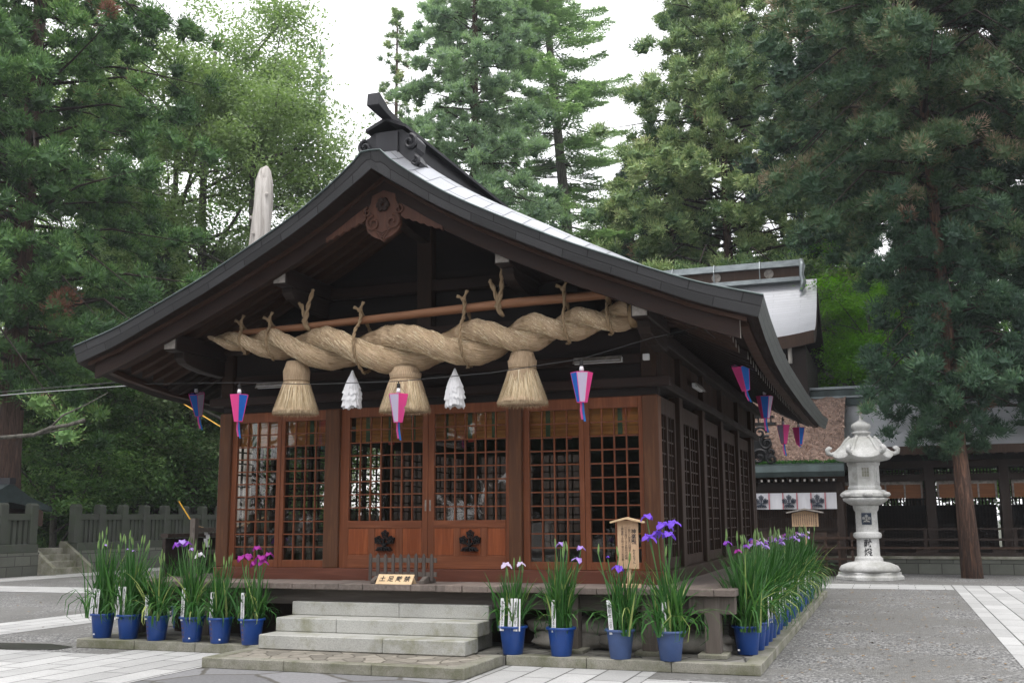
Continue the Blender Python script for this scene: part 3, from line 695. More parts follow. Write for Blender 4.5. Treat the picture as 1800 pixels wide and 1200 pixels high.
b.add([(XC-.06, -1.0, zr+.5), (XC+.06, -1.0, zr+.5), (XC+.06, -.75, zr+.58), (XC-.06, -.75, zr+.58),
       (XC-.07, -1.34, zr+.52), (XC+.07, -1.34, zr+.52), (XC+.07, -1.28, zr+.61), (XC-.07, -1.28, zr+.61),
       (XC-.085, -1.62, zr+.55), (XC+.085, -1.62, zr+.55), (XC+.085, -1.60, zr+.72), (XC-.085, -1.60, zr+.72)],
      [(0, 4, 5, 1), (1, 5, 6, 2), (2, 6, 7, 3), (3, 7, 4, 0), (4, 8, 9, 5), (5, 9, 10, 6), (6, 10, 11, 7), (7, 11, 8, 4), (8, 11, 10, 9), (0, 1, 2, 3)])
b.build('ridge_horn', M['ridge'], hall, bevel=.008)

# fluorescent fittings
def fitting(a, lab, rz=0):
    L = .62
    t = thing('fluorescent_light', a, lab, 'light fitting', 'fluorescent fittings on the hall walls', rz)
    MB().box(-L/2, L/2, .02, .07, -.03, .035).build('housing', M['tube'], t, bevel=.004, local=True)
    MB().tube([(-L/2+.02, -.01, -.015), (L/2-.02, -.01, -.015)], .014, 8).build('tube', M['bulb'], t, smooth=True, local=True)
    MB().prism([(-.03, -.035), (-.035, -.03), (.02, .05), (.02, .04)], 'x', -L/2, L/2).build('reflector', M['worn'], t, local=True)
fitting((-5.34, -.1, 3.46), 'white tube light on the front wall half hidden by the left straw tassel')
fitting((-.73, -.1, 3.545), 'white tube light on the front wall right of the right straw tassel')
fitting((.10, 2.55, 3.47), 'small tube light on the shaded side wall under the eave', R_(90))
tag(MB().box(-.16, -.08, -.085, -.032, 3.52, 3.6).build('junction_box', M['tube'], None, (-.12, -.06, 3.56), bevel=.006), 'small white junction box on the corner post above the lintel', 'junction box')
# ================================================================ the great straw rope
RO = thing('straw_rope', (-3.1, -.72, 3.8), 'huge twisted rice-straw rope slung across the front of the hall', 'straw rope')
def rope_c(u):      # centre line, u 0..1 from the thin left tip to the blunt right end
    x = -6.02+5.86*u
    z = float(np.interp(u, [0, .06, .15, .3, .5, .7, .85, 1], [4.07, 4.00, 3.94, 3.82, 3.73, 3.77, 3.88, 3.97]))
    return np.array((x, -.72, z))
def rope_r(u): return float(np.interp(u, [0, .02, .05, .10, .20, .32, .45, .58, .72, .84, .93, 1], [.03, .065, .11, .155, .215, .275, .305, .30, .255, .205, .18, .17]))
NU, NV = 260, 26
us = np.linspace(0, 1, NU)
dens = 1/np.interp(us, [0, .15, .3, .5, .65, .8, 1], [.5, .78, 1.05, 1.45, 1.05, .66, .62]); ph = np.cumsum(dens); ph = (ph-ph[0])/(ph[-1]-ph[0])*math.pi*7.9
def strand_pt(i, s, v, out=1.):
    u = us[i]; R = rope_r(u); c = rope_c(u); a = ph[i]+s*math.pi+1.0; off = R*.50
    # rope axis is x: the front (-y) side runs downward to the right
    cc = c+np.array((0, -off*math.sin(a), off*math.cos(a)))
    rr = R*.55
    e1 = np.array((0, -math.sin(a), math.cos(a))); e2 = np.array((0, -math.cos(a), -math.sin(a)))
    bul = 1+.05*math.sin(i*.55)+.02*math.sin(i*1.7+v)
    return cc+rr*bul*out*(math.cos(v)*e1*1.0+math.sin(v)*e2)
for s in (0, 1):
    vv = np.linspace(0, 2*math.pi, NV)
    P = np.array([[strand_pt(i, s, v) for v in vv] for i in range(NU)])
    tw = ph/(2*math.pi)
    UV = np.array([[(us[i]*5.9, v/(2*math.pi)+.25*tw[i]) for v in vv] for i in range(NU)])
    strand = gridmesh('strand', P, UV, M['straw'], RO)
    rg = np.random.default_rng(s+5); V = []; T = []
    for _ in range(8000):
        i = int(rg.integers(4, NU-7)); v = rg.uniform(0, 2*math.pi); n = int(rg.integers(2, 7)); dv = rg.normal(0, .05)
        a = strand_pt(i, s, v, 1.006); c = strand_pt(min(NU-1, i+n), s, v+dv, 1.0+abs(rg.normal(0, .03))); m = (c-a)
        if np.linalg.norm(m) > .3: continue
        w_ = np.cross(m, a-rope_c(us[i])); w_ /= np.linalg.norm(w_)+1e-9; w_ *= rg.uniform(.0018, .0042)
        V += [a-w_, a+w_, c]; T += [rg.uniform(0, 1)]*3
    leafmesh('loose_straws', np.array(V), 3, np.array(T), M['straw2'], strand)
MB().lathe([(.0, 0), (.15, 0.01), (.16, .05), (.15, .1), (0, .11)], (0, 0, 0), 20).build('end_cap', M['straw2'], RO, local=True).matrix_local = Matrix.Translation(Vector(rope_c(1.0))-RO.location) @ Matrix.Rotation(R_(90), 4, 'Y')
MB().box(0, 0, 0, 0, 0, 0) if 0 else None
# straw tassels
def blades_on(b_name, fn, n, mat, par, seed):
    rg = np.random.default_rng(seed); V = []
    for _ in range(n): V += fn(rg)
    return leafmesh(b_name, np.array(V), 3, np.repeat(rg.uniform(0, 1, n), 3), mat, par)
def straw_tassel(x, ztop, zneck, zhem, rn, rh, seed):
    prof = [(rn*.8, ztop), (rn, ztop-.1), (rn*1.06, (ztop+zneck)/2), (rn*1.02, zneck+.03), (rn*.97, zneck), (rn*1.08, zneck-.03), (rn*1.3, zneck-.16), (rn*1.5, zneck-.3), (rh*.97, zhem+.03), (rh*.99, zhem), (rh*.8, zhem+.02), (0, zhem+.06)]
    n = 72; rg = random.Random(seed); jit = [rg.uniform(.965, 1.035) for _ in range(n)]
    vs = [(x+r*jit[j % n]*math.cos(2*math.pi*j/n), -.72+r*jit[j % n]*math.sin(2*math.pi*j/n), z) for r, z in prof for j in range(n+1)]
    P = np.array(vs).reshape(len(prof), n+1, 3); UV = np.array([[(z*1.5, j/n*2.0) for j in range(n+1)] for r, z in prof])
    o = gridmesh('straw_tassel', P, UV, M['straw'], RO)
    def f(rg):
        a = rg.uniform(0, 2*math.pi); fr = rg.uniform(0, .9)
        z0 = zneck-.02-(zneck-zhem)*fr*.8; L = rg.uniform(.15, .4)
        q = lambda z: float(np.interp(-z, [-p[1] for p in prof[:10]], [p[0] for p in prof[:10]]))
        z1 = max(z0-L, zhem-rg.uniform(.0, .05)); r0 = q(z0)*1.0; r1 = (q(max(z1, zhem)))*rg.uniform(1.0, 1.06)
        da = rg.normal(0, .035); w_ = rg.uniform(.002, .0045); t = np.array((-math.sin(a), math.cos(a), 0))*w_
        p = np.array((x+r0*math.cos(a), -.72+r0*math.sin(a), z0)); e = np.array((x+r1*math.cos(a+da), -.72+r1*math.sin(a+da), z1)); return [p-t, p+t, e]
    blades_on('loose_straws', f, 4200, M['straw2'], o, seed)
    MB().tube([(x+(rn*1.01)*math.cos(t), -.72+rn*1.01*math.sin(t), zneck) for t in np.linspace(0, 6.283, 30)], .009, 5).build('binding', M['tie'], o)
straw_tassel(-4.63, 3.66, 3.40, 2.985, .165, .30, 1)
straw_tassel(-3.06, 3.50, 3.35, 2.95, .19, .32, 2)
straw_tassel(-1.50, 3.60, 3.40, 2.975, .165, .31, 3)
# pole over the rope, cords round both
POL = tag(MB().tube([(-5.62, -.72, 4.10), (-4.6, -.71, 4.12), (-3.1, -.72, 4.17), (-1.6, -.73, 4.22), (-.30, -.72, 4.235)], [.040, .048, .054, .06, .055], 12).build('hanging_pole', M['polewood'], None, (-3, -.72, 4.17), smooth=True), 'peeled brown log pole the straw rope hangs from', 'pole')
def cord(name, pts, r, par, lab=None, at=None, group=None, cat='cord', mat='tie'):
    """two-ply twisted cord along pts"""
    pts = [np.array(p, float) for p in pts]; L = np.concatenate([[0], np.cumsum([np.linalg.norm(b-a) for a, b in zip(pts[:-1], pts[1:])])])
    n = max(6, int(L[-1]/(r*1.0))); q = np.array([[np.interp(t, L, [p[k] for p in pts]) for k in range(3)] for t in np.linspace(0, L[-1], n)])
    b = MB()
    for s in (0, 1):
        pl = []
        for i, p in enumerate(q):
            d = q[min(i+1, n-1)]-q[max(i-1, 0)]; d /= np.linalg.norm(d)+1e-9; a = np.cross(d, (.3, .9, .2)); a /= np.linalg.norm(a); c = np.cross(d, a)
            th = i*.8+s*math.pi; pl.append(p+r*.45*(math.cos(th)*a+math.sin(th)*c))
        b.tube(pl, r*.62, 6)
    o = b.build(name, M[mat], par, at, smooth='all')
    if lab: tag(o, lab, cat, group)
    return o
def rope_tie(u, lab, wrap=True):
    c = rope_c(u); R = rope_r(u)*1.08; x = c[0]; zp = float(np.interp(x, [-5.62, -3.1, -.3], [4.10, 4.17, 4.235]))+.045
    pts = []
    top = max(zp, c[2]+R)
    for t in np.linspace(-2.6, 2.6, 22):     # loop passing under the rope, open at the top
        pts.append((x+.05*math.sin(t*2), -.72-R*math.sin(t)*1.02, c[2]-R*math.cos(t)*1.02))
    k = (x, -.80, zp+.06)
    pts = [(x+.01, -.70, zp+.02)]+pts[::1]+[k]
    # front leg
    fl = [k, (x+.015, -.80, zp-.02)]+[(x+.02+.05*i/6, -.72-R*1.03*math.sin(q), c[2]-R*1.03*math.cos(q)) for i, q in enumerate(np.linspace(2.7, .35, 7))]
    t = thing('tie_cord', (x, -.75, zp), lab, 'cord', 'straw cords tying the rope to its pole')
    cord('cord_loop', fl, .023, t)
    cord('cord_loop', [k, (x-.01, -.66, zp-.0)]+[(x+.02, -.72+R*math.sin(q), c[2]-R*math.cos(q)) for q in np.linspace(2.7, .0, 6)], .023, t)
    cord('cord_end', [k, (x-.03, -.82, zp+.09), (x-.085, -.81, zp+.11)], .022, t); cord('cord_end', [k, (x+.03, -.83, zp+.10), (x+.06, -.82, zp+.17)], .022, t)
    MB().lathe([(0, -.03), (.03, -.015), (.034, 0), (.03, .02), (0, .035)], k, 10).build('knot', M['tie'], t, smooth='all')
for u, l in ((.095, 'leftmost straw cord tying the thin end of the rope'), (.17, 'second straw cord from the left on the rope'), (.40, 'knotted straw cord around the rope above the left white paper tassel'),
             (.645, 'knotted straw cord around the rope above the right white paper tassel'), (.865, 'straw cord with two upright ends near the right end of the rope'), (.955, 'rightmost straw cord tying the rope under the bargeboard')):
    rope_tie(u, l)
for x, zt, l in ((-4.47, 4.55, 'straw cord hanging from the left bracket beam to the log pole'), (-1.77, 4.62, 'straw cord hanging from the right bracket beam to the log pole')):
    t = thing('suspension_rope', (x, -.75, zt), l, 'cord', 'straw cords hanging the pole from the beams')
    cord('cord_leg', [(x+.09*(1 if x < -3 else .4), -.78, zt+.05), (x+.03, -.79, 4.4), (x-.02, -.79, 4.12)], .030, t); cord('cord_leg', [(x-.14, -.75, zt-.1), (x-.06, -.8, 4.38), (x, -.78, 4.14)], .030, t)
    cord('cord_leg', [(x-.05, -.79, 4.2), (x+.02, -.80, 4.09), (x+.04, -.76, 4.06)], .032, t)
# white paper tassels
def paper_tassel(x, zt, lab):
    t = thing('paper_tassel', (x, -.74, zt), lab, 'paper tassel', 'white paper tassels hanging from the straw rope')
    rg = random.Random(int(x*100)); 
    for (za, zb, ra, rb) in ((0, -.16, .008, .072), (-.09, -.24, .05, .105), (-.17, -.31, .08, .118), (-.25, -.38, .1, .124), (-.32, -.47, .108, .122)):
        n = 36; b = MB(); vs = []
        for q, (r, z) in enumerate(((ra, za), ((ra+rb)/2, (za+zb)/2), (rb, zb), (rb*.86, zb+.015))):
            for j in range(n):
                a = 2*math.pi*j/n; f = 1+(.05*(-1)**j+rg.uniform(-.09, .09))*(q/2 if q < 3 else 1)
                vs.append((x+r*f*math.cos(a), -.74+r*f*math.sin(a), zt+z+(rg.uniform(-.035, .02) if q == 2 else 0)))
        b.add(vs, [(i*n+j, i*n+(j+1) % n, (i+1)*n+(j+1) % n, (i+1)*n+j) for i in range(3) for j in range(n)])
        b.build('paper_tier', M['paperw'], t)
paper_tassel(-3.80, 3.50, 'left white paper tassel under the straw rope, between two straw tassels')
paper_tassel(-2.38, 3.45, 'right white paper tassel under the straw rope')

# ================================================================ festival lanterns on a wire
def lantern(x, y, z, seq, lab, rz=0., tail=.22, tilt=0):
    """z = height of the top rim; seq: colours of the six sides"""
    t = thing('paper_lantern', (x, y, z), lab, 'lantern', 'coloured festival lanterns strung around the hall', rz); t.rotation_euler[0] = tilt
    RT, RB, H = .128, .058, .34
    for k in range(6):
        a0, a1 = math.pi/3*k, math.pi/3*(k+1); c = [(RT*math.cos(a0), RT*math.sin(a0), 0), (RT*math.cos(a1), RT*math.sin(a1), 0), (RB*math.cos(a1), RB*math.sin(a1), -H), (RB*math.cos(a0), RB*math.sin(a0), -H)]
        n_ = np.array((math.cos((a0+a1)/2), math.sin((a0+a1)/2), 0))*.0015; b = MB().add([np.array(p)+n_ for p in c]+[np.array(p)-n_ for p in c], [(0, 1, 2, 3), (7, 6, 5, 4)])
        b.build('shade_panel', M[seq[k]], t, local=True)
    b = MB()
    for k in range(6):
        a0, a1 = math.pi/3*k, math.pi/3*(k+1)
        b.tube([(RT*math.cos(a0), RT*math.sin(a0), 0), (RB*math.cos(a0), RB*math.sin(a0), -H)], .0042, 4)
        b.tube([(RT*math.cos(a0), RT*math.sin(a0), 0), (RT*math.cos(a1), RT*math.sin(a1), 0)], .0046, 4)
        b.tube([(RB*math.cos(a0), RB*math.sin(a0), -H), (RB*math.cos(a1), RB*math.sin(a1), -H)], .0046, 4)
    b.build('frame', M['pink'], t, local=True)
    MB().lathe([(.0, .02), (.02, .015), (.028, .04), (.02, .075), (.012, .08), (0, .085)], (0, 0, 0), 12).build('bulb', M['bulb'], t, smooth='all', local=True)
    MB().lathe([(.018, .078), (.022, .1), (.022, .13), (.01, .14)], (0, 0, 0), 10).tube([(0, 0, .13), (0, 0, .17)], .008, 5).build('socket', M['black'], t, local=True)
    b = MB().tube([(RT*.8, 0, 0), (0, 0, .13)], .002, 4).tube([(-RT*.8, 0, 0), (0, 0, .13)], .002, 4); b.build('hanger', M['black'], t, local=True)
    for k, m in ((0, 'pink'), (1, 'blue')):
        pts = [(-.012+.02*k, .004*k, -H), (-.014+.026*k, .004*k, -H-tail*.45), (.0+.03*k, .01, -H-tail*(.9+.1*k))]
        V = []
        for p in pts: V += [(p[0]-.012, p[1], p[2]), (p[0]+.012, p[1], p[2])]
        MB().add(V, [(0, 1, 3, 2), (2, 3, 5, 4)]).build('tail_ribbon', M[m], t, local=True)
A = ['pink', 'blue', 'lilac']*2
def seq(k): return [A[(i+k) % 3] for i in range(6)]
lantern(-5.31, -1.0, 3.22, ['pink', 'blue', 'lilac', 'pink', 'pink', 'blue'], 'pink and blue lantern on the wire left of the left straw tassel', R_(2))
lantern(-3.02, -1.0, 3.125, ['lilac', 'blue', 'pink', 'blue', 'lilac', 'pink'], 'white and pink lantern in front of the middle straw tassel', R_(-2))
lantern(-.68, -1.0, 3.27, ['pink', 'pink', 'lilac', 'blue', 'lilac', 'pink'], 'blue, white and pink lantern in front of the right-hand lattice window', R_(20))
p = (-7.15, .6, 3.5); lantern(p[0], p[1], p[2], ['pink', 'lilac', 'blue', 'pink', 'blue', 'lilac'], 'blue and grey lantern tilting beneath the far left eave', R_(10), tilt=.3)
lantern(.86, 1.14, 3.57, ['blue', 'pink', 'lilac', 'pink', 'pink', 'blue'], 'pink and blue lantern leaning forward, first along the side eave', R_(-23), .17, .36)
lantern(.86, 3.9, 3.46, ['pink', 'lilac', 'blue', 'pink', 'blue', 'lilac'], 'pink, blue and white lantern, second along the side eave', R_(6), tilt=.1)
lantern(.80, 7.4, 3.29, ['blue', 'lilac', 'pink', 'lilac', 'lilac', 'pink'], 'white and pink lantern, third along the side eave', R_(-24))
lantern(.92, 9.4, 3.40, ['blue', 'lilac', 'pink', 'pink', 'pink', 'blue'], 'pink and blue lantern farthest along the side eave', R_(-20), .05)
WA = thing('lantern_wire', (-3, -1, 3.3), 'thin black wire carrying the festival lanterns across the front and side of the hall', 'wire')
fp = [(-7.15, .6, 3.66), (-6.85, -.95, 3.45), (-5.31, -1, 3.385), (-4.2, -1, 3.31), (-3.02, -1, 3.29), (-1.8, -1, 3.33), (-.68, -1, 3.435), (.12, -1, 3.62), (.70, -.9, 3.74)]
def smoothp(P, n=5):
    P = np.array(P, float); return [tuple(np.array([np.interp(t, range(len(P)), P[:, k]) for k in range(3)])) for t in np.linspace(0, len(P)-1, (len(P)-1)*n+1)]
MB().tube(smoothp(fp, 2), .0055, 5).build('wire', M['black'], WA)
MB().tube([(.70, -.9, 3.74), (.80, 0, 3.68), (.86, 1.14, 3.73), (.88, 2.4, 3.56), (.86, 3.9, 3.62), (.84, 5.6, 3.42), (.80, 7.4, 3.45), (.92, 9.4, 3.56)], .0055, 5).build('wire', M['black'], WA)

# ================================================================ on the deck
t = thing('picket_barrier', (-3.2, -.48, ZD), 'low weathered picket barrier standing on the deck before the doors', 'barrier')
for i in range(9):
    x = -3.62+.105*i; zb = ZD+.03; zt = ZD+.36+rnd.uniform(-.006, .006)
    MB().prism([(x-.0205, zb), (x+.0205, zb), (x+.0205, zt-.03), (x, zt), (x-.0205, zt-.03)], 'y', -.515, -.497).build('picket', M['picket'], t, bevel=.002)
for z in (ZD+.08, ZD+.25): MB().box(-3.65, -2.72, -.496, -.475, z, z+.055).build('rail', M['deckbeam'], t, bevel=.002)
for x in (-3.5, -2.84):
    MB().prism([(-.68, ZD+.002), (-.30, ZD+.002), (-.30, ZD+.04), (-.42, ZD+.085), (-.56, ZD+.085), (-.68, ZD+.04)], 'x', x-.03, x+.03).build('foot', M['deckbeam'], t, bevel=.003)
S = thing('no_shoes_sign', (-3.16, -.70, ZD), 'small slanted wooden sign with four written characters, at the foot of the picket barrier', 'sign')
sy, sz = -.70, ZD+.004
MB().add([(-3.40, -.80, ZD+.003), (-2.92, -.80, ZD+.003), (-2.92, -.70, ZD+.115), (-3.40, -.70, ZD+.115), (-3.40, -.785, ZD+.003), (-2.92, -.785, ZD+.003), (-2.92, -.685, ZD+.108), (-3.40, -.685, ZD+.108)],
         [(0, 1, 2, 3), (7, 6, 5, 4), (0, 4, 5, 1), (1, 5, 6, 2), (2, 6, 7, 3), (3, 7, 4, 0)]).build('board', M['cedarx'], S)
MB().prism([(-.684, ZD+.003), (-.60, ZD+.003), (-.684, ZD+.1)], 'x', -2.98, -2.94).prism([(-.684, ZD+.003), (-.60, ZD+.003), (-.684, ZD+.1)], 'x', -3.38, -3.34).build('strut', M['cedarx'], S)
ang = math.atan2(.112, .10)
for k, ch in enumerate('土足厳禁'): text(ch, .088, M['ink'], 'lettering', S, Matrix.Translation((-.165+.11*k, -.0535, .062)) @ Matrix.Rotation(ang, 4, 'X'), .95, .001)

# shrine notice on a post beside the right window
S = thing('notice_board', (-.245, -.72, ZD), 'tall narrow cedar notice board with a little gabled roof, beside the right lattice window', 'notice board')
MB().box(-.365, -.125, -.735, -.712, 1.045, 1.585).build('board', M['cedar'], S, bevel=.003)
MB().prism([(-.435, 1.555), (-.245, 1.60), (-.055, 1.555), (-.055, 1.573), (-.245, 1.622), (-.435, 1.573)], 'y', -.80, -.67).build('roof', M['cedarx'], S)
MB().box(-.265, -.225, -.711, -.68, ZD+.002, 1.5).build('post', M['cedarx'], S)
MB().box(-.36, -.13, -.76, -.62, ZD+.001, ZD+.04).build('foot', M['cedarx'], S)
def vtext(s): return "\n".join(s)
text(vtext('神楽殿'), .062, M['ink'], 'title_lettering', S, FRONT(.07, -.017, 1.40-ZD), 1., .0008)
text(vtext('かぐらでん'), .036, M['ink'], 'title_lettering', S, FRONT(.07, -.017, 1.18-ZD), 1., .0003)
for i, s in enumerate(('一間口六間奥行四間半入母屋', '一三方障子ふすま間仕切総欅', '(神楽殿)文政十年立川和四郎')):
    text(vtext(s), .031, M['ink'], 'lettering', S, FRONT(.02-.04*i, -.017, 1.33-ZD), 1., .0)

# ================================================================ potted irises
def petal_mesh(mat):
    """one bloom: three broad drooping falls, three small standards"""
    V = []; F = []; rg = random.Random(4)
    def pet(a, L, W, rise, droop):
        n0 = len(V); nu, nv = 6, 4
        for i in range(nu+1):
            u = i/nu
            for j in range(nv+1):
                v = j/nv*2-1; ww = W*math.sin(math.pi*min(1, u*.92+.08))**.7*v
                r = L*u; z = rise*u-droop*u*u-.018*v*v*u+.006*math.sin(9*u+5*v)+rg.uniform(-.002, .002)
                V.append((r*math.cos(a)-ww*math.sin(a), r*math.sin(a)+ww*math.cos(a), z))
        for i in range(nu):
            for j in range(nv): q = n0+i*(nv+1)+j; F.append((q, q+1, q+nv+2, q+nv+1))
    for k in range(3): pet(k*2.094, .085, .042, .035, .075); pet(k*2.094+1.05, .05, .022, .045, .03)
    me = bpy.data.meshes.new('bloom'); me.from_pydata(V, [], F); me.polygons.foreach_set('use_smooth', [True]*len(F)); me.materials.append(mat); me.update(); return me
PM = {k: petal_mesh(m) for k, m in FM.items()}
BUD = None
def bud_mesh():
    b = MB().lathe([(.0, 0), (.008, .01), (.013, .04), (.011, .075), (.005, .11), (0, .125)], (0, 0, 0), 6)
    me = bpy.data.meshes.new('bud'); me.from_pydata(b.v, [], b.f); me.materials.append(M['stem']); a = me.attributes.new('tint', 'FLOAT', 'POINT'); a.data.foreach_set('value', [.7]*len(b.v)); me.update(); return me
BUDM = bud_mesh()
def blade(rg, x, y, ang, L, lean, bend, w, z0=0, tint=.5, segs=6):
    """arched sword leaf as quads; returns verts, tints"""
    V = []; T = []; d = np.array((math.cos(ang), math.sin(ang), 0)); tw = rg.uniform(0, math.pi); s = np.array((math.cos(tw), math.sin(tw), 0))
    p = np.array((x, y, z0)); th = lean; pts = [p.copy()]
    for i in range(segs):
        th += bend/segs*(1+i*.5); p = p+L/segs*(math.sin(th)*d+math.cos(th)*np.array((0, 0, 1))); pts.append(p.copy())
    ws = [w*f for f in (.7, 1, 1, .9, .7, .42, .04)]
    for i in range(segs):
        a, b = pts[i], pts[i+1]; V += [a-s*ws[i], a+s*ws[i], b+s*ws[i+1], b-s*ws[i+1]]; T += [tint+.12*(1-i/segs)+.0*i]*4
    return V, T
def iris_pot(x, y, lab, n=60, h=.75, spread=.28, flowers=(), buds=3, stakes=(), faded=False, seed=0, z=.114, stem_h=None, marks=True, rz=0, sticker=None, group='blue pots of irises around the hall', droop=.5):
    rg = np.random.default_rng(seed); t = thing('potted_iris', (x, y, z), lab, 'potted iris', group, rz)
    pm = M['pot2'] if faded else M['pot']
    prof = [(.0, 0), (.108, .0), (.112, .004), (.145, .275), (.146, .285)]
    def notch(th, i): return 1.
    pot = MB().lathe(prof[:5]+[(.136, .285), (.128, .24), (0, .24)], (0, 0, 0), 30).build('pot', pm, t, smooth=True, local=True)
    MB().lathe([(.147, .283), (.166, .285), (.170, .292), (.170, .303), (.165, .31), (.14, .311), (.137, .285)], (0, 0, 0), 30).build('rim', pm, pot, smooth=True, local=True)
    MB().lathe([(0, .262), (.134, .262), (.134, .255), (0, .255)], (0, 0, 0), 20).build('soil', M['earth'], pot, local=True)
    if sticker: MB().box(sticker-.012, sticker+.012, -.1215, -.119, .045, .062).build('sticker', M['label'], pot, local=True)
    V = []; T = []
    n = int(n*2.5); nc = max(3, n//9); cl = [(rg.normal(0, .055), rg.normal(0, .055)) for _ in range(nc)]
    for i in range(n):
        cx, cy = cl[i % nc]; a = rg.uniform(0, 2*math.pi); L = h*rg.uniform(.55, 1.12); le = abs(rg.normal(0, spread*.47))
        be = abs(rg.normal(.12, .16)) if rg.random() > .2*droop*2 else rg.uniform(.6, 2.0)
        v, q = blade(rg, cx+rg.normal(0, .018), cy+rg.normal(0, .018), a, L, le, be, rg.uniform(.008, .0155), .25, rg.uniform(.12, .62) if rg.random() > .06 else .95)
        V += v; T += q
    V = np.array(V); o0 = np.array((x, y, z)); 
    lf = leafmesh('leaves', V+o0, 4, np.array(T), M['leaf'], t)
    S = MB(); sts = []
    def stem(tx, ty, tz):
        bx, by = rg.normal(0, .04), rg.normal(0, .04); mx_, my_ = bx+(tx-bx)*.45+rg.normal(0, .012), by+(ty-by)*.45
        pts = [(bx, by, .25), (mx_, my_, .25+(tz-.25)*.5), (tx, ty, tz)]
        MB().tube(smoothp(pts, 3), [.0065]*7, 6).build('flower_stem', M['stem'], t, local=True)
    for (fx, fz, col, sc) in flowers:
        fy = rg.uniform(-.06, .06); stem(fx, fy, fz-.03)
        f = link('bloom', PM[col].copy() if 0 else PM[col], [], t); f.location = (fx, fy, fz); f.rotation_euler = (rg.uniform(-.25, .25), rg.uniform(-.25, .25), rg.uniform(0, 6)); f.scale = (sc*.85,)*3
    for _ in range(buds):
        bx, bz = rg.normal(0, .10), h*rg.uniform(.95, 1.18)+.25; by = rg.normal(0, .06); stem(bx, by, bz)
        f = link('bud', BUDM, [], t); f.location = (bx, by, bz-.01); f.rotation_euler = (rg.uniform(-.2, .2), rg.uniform(-.2, .2), 0)
    for (sx, hh, lean, txt, sz) in stakes:
        sw = .024 if txt.strip() else .008
        sk = MB().prism([(-sw, 0), (sw, 0), (sw, hh-.004), (sw-.004, hh), (-sw+.004, hh), (-sw, hh-.004)], 'y', -.002, .002).build('name_stake', M['label'], t, local=True)
        sk.matrix_local = Matrix.Translation((sx, -.132, .262)) @ Matrix.Rotation(lean, 4, 'Y') @ Matrix.Rotation(-.04, 4, 'X')
        if txt.strip(): text(vtext(txt), sz, M['ink'], 'lettering', sk, FRONT(0, -.0035, hh*.52), .62, 0)
    if marks:
        for k, ch in enumerate('氏神大社'):
            q = text(ch, .036, M['rust'], 'faded_letters', pot, FRONT(-.045, -.1415+.008*k, .225-.052*k, R_(-6.5)), 1., .0)
    return t
Fp = lambda *a: a
# left of the steps, front row left to right
iris_pot(-7.26, -1.03, 'leftmost iris pot with two white name stakes and pale buds', 75, .92, .22, [(-.03, 1.19, 'lilac', .45)], 9, [(-.095, .37, .07, '奉献神宮寺有志会', .046), (.0, .36, .02, '奉献花菖蒲保存会', .044)], seed=1, sticker=.0-.03, marks=False)
iris_pot(-6.83, -1.04, 'second iris pot from the left with two white stakes and lavender buds', 70, .88, .24, [(-.06, 1.14, 'lilac', .35), (.03, 1.12, 'lilac', .35)], 7, [(-.085, .40, .01, '奉献高木信義敬白', .045), (.0, .40, -.01, '奉献下諏訪町一同', .044)], seed=2, marks=False)
iris_pot(-6.36, -1.08, 'third iris pot from the left with one short stake and broken brown leaves', 60, .72, .36, [], 4, [(-.07, .30, -.03, '奉献山田隆', .05)], seed=3, droop=1.)
iris_pot(-5.81, -1.10, 'fourth iris pot from the left with mauve and white blooms', 75, .80, .36, [(-.28, 1.21, 'purple', 1.1), (-.20, 1.24, 'lilac', 1.1), (-.16, 1.22, 'purple', .9), (.04, 1.08, 'white', 1.0), (-.05, 1.15, 'lilac', .5)], 6, [(-.06, .40, -.01, '奉献宮坂勝彦', .052)], seed=4, sticker=.05, droop=.8)
iris_pot(-5.38, -1.12, 'fifth iris pot from the left with one stake and green buds only', 62, .68, .34, [], 6, [(-.05, .36, .0, '奉献牧野大春', .052)], seed=5, sticker=.08, droop=.8)
iris_pot(-4.92, -1.13, 'iris pot beside the steps on the left with deep magenta blooms', 55, .60, .42, [(-.17, 1.05, 'magenta', 1.15), (-.10, 1.07, 'magenta', 1.1), (.07, 1.17, 'magenta', .9), (.13, 1.05, 'magenta', 1.25), (.02, .98, 'magenta', 1.0), (.2, 1.09, 'magenta', .9), (.16, 1.0, 'magenta', 1.)], 4, [(-.05, .36, -.03, '奉献武居太郎保', .046)], seed=6, droop=1.)
iris_pot(-7.30, -.45, 'iris pot standing behind the leftmost pot', 55, .8, .25, [], 5, [], seed=7, marks=False, sticker=.05)
iris_pot(-7.05, .35, 'half hidden iris pot behind the second pot from the left', 50, .8, .3, [(.0, 1.2, 'purple', .8)], 5, [], seed=8, marks=False)
iris_pot(-7.22, 1.2, 'iris pot farthest back on the left kerb', 50, .8, .3, [], 5, [], seed=9, marks=False)
# right of the steps
iris_pot(-1.51, -1.10, 'iris pot beside the steps on the right with four white stakes and two pale blooms', 70, .62, .36, [(-.06, .99, 'pale', 1.0), (.10, 1.0, 'pale', .8)], 4, [(-.085, .355, .03, '奉献藤原浄子', .05), (.01, .355, .03, '奉献小島一次', .042), (.075, .355, .02, '奉献木村冬', .056), (.125, .35, .01, ' ', .04)], seed=11, marks=False)
iris_pot(-.94, -1.10, 'second iris pot right of the steps with three small lavender blooms', 70, .80, .24, [(-.0, 1.22, 'lilac', .85), (.23, 1.18, 'lilac', .8), (.20, 1.05, 'lilac', .95)], 4, [(-.045, .345, .0, '奉献藤沢武美会', .047)], seed=12, marks=False)
iris_pot(-.26, -1.13, 'faded blue iris pot below the notice board with one violet bloom', 62, .74, .33, [(.01, .97, 'violet', 1.1), (-.13, 1.08, 'violet', .3)], 3, [(-.06, .36, -.09, '奉献本山信', .055)], faded=True, seed=13, marks=False, droop=.9)
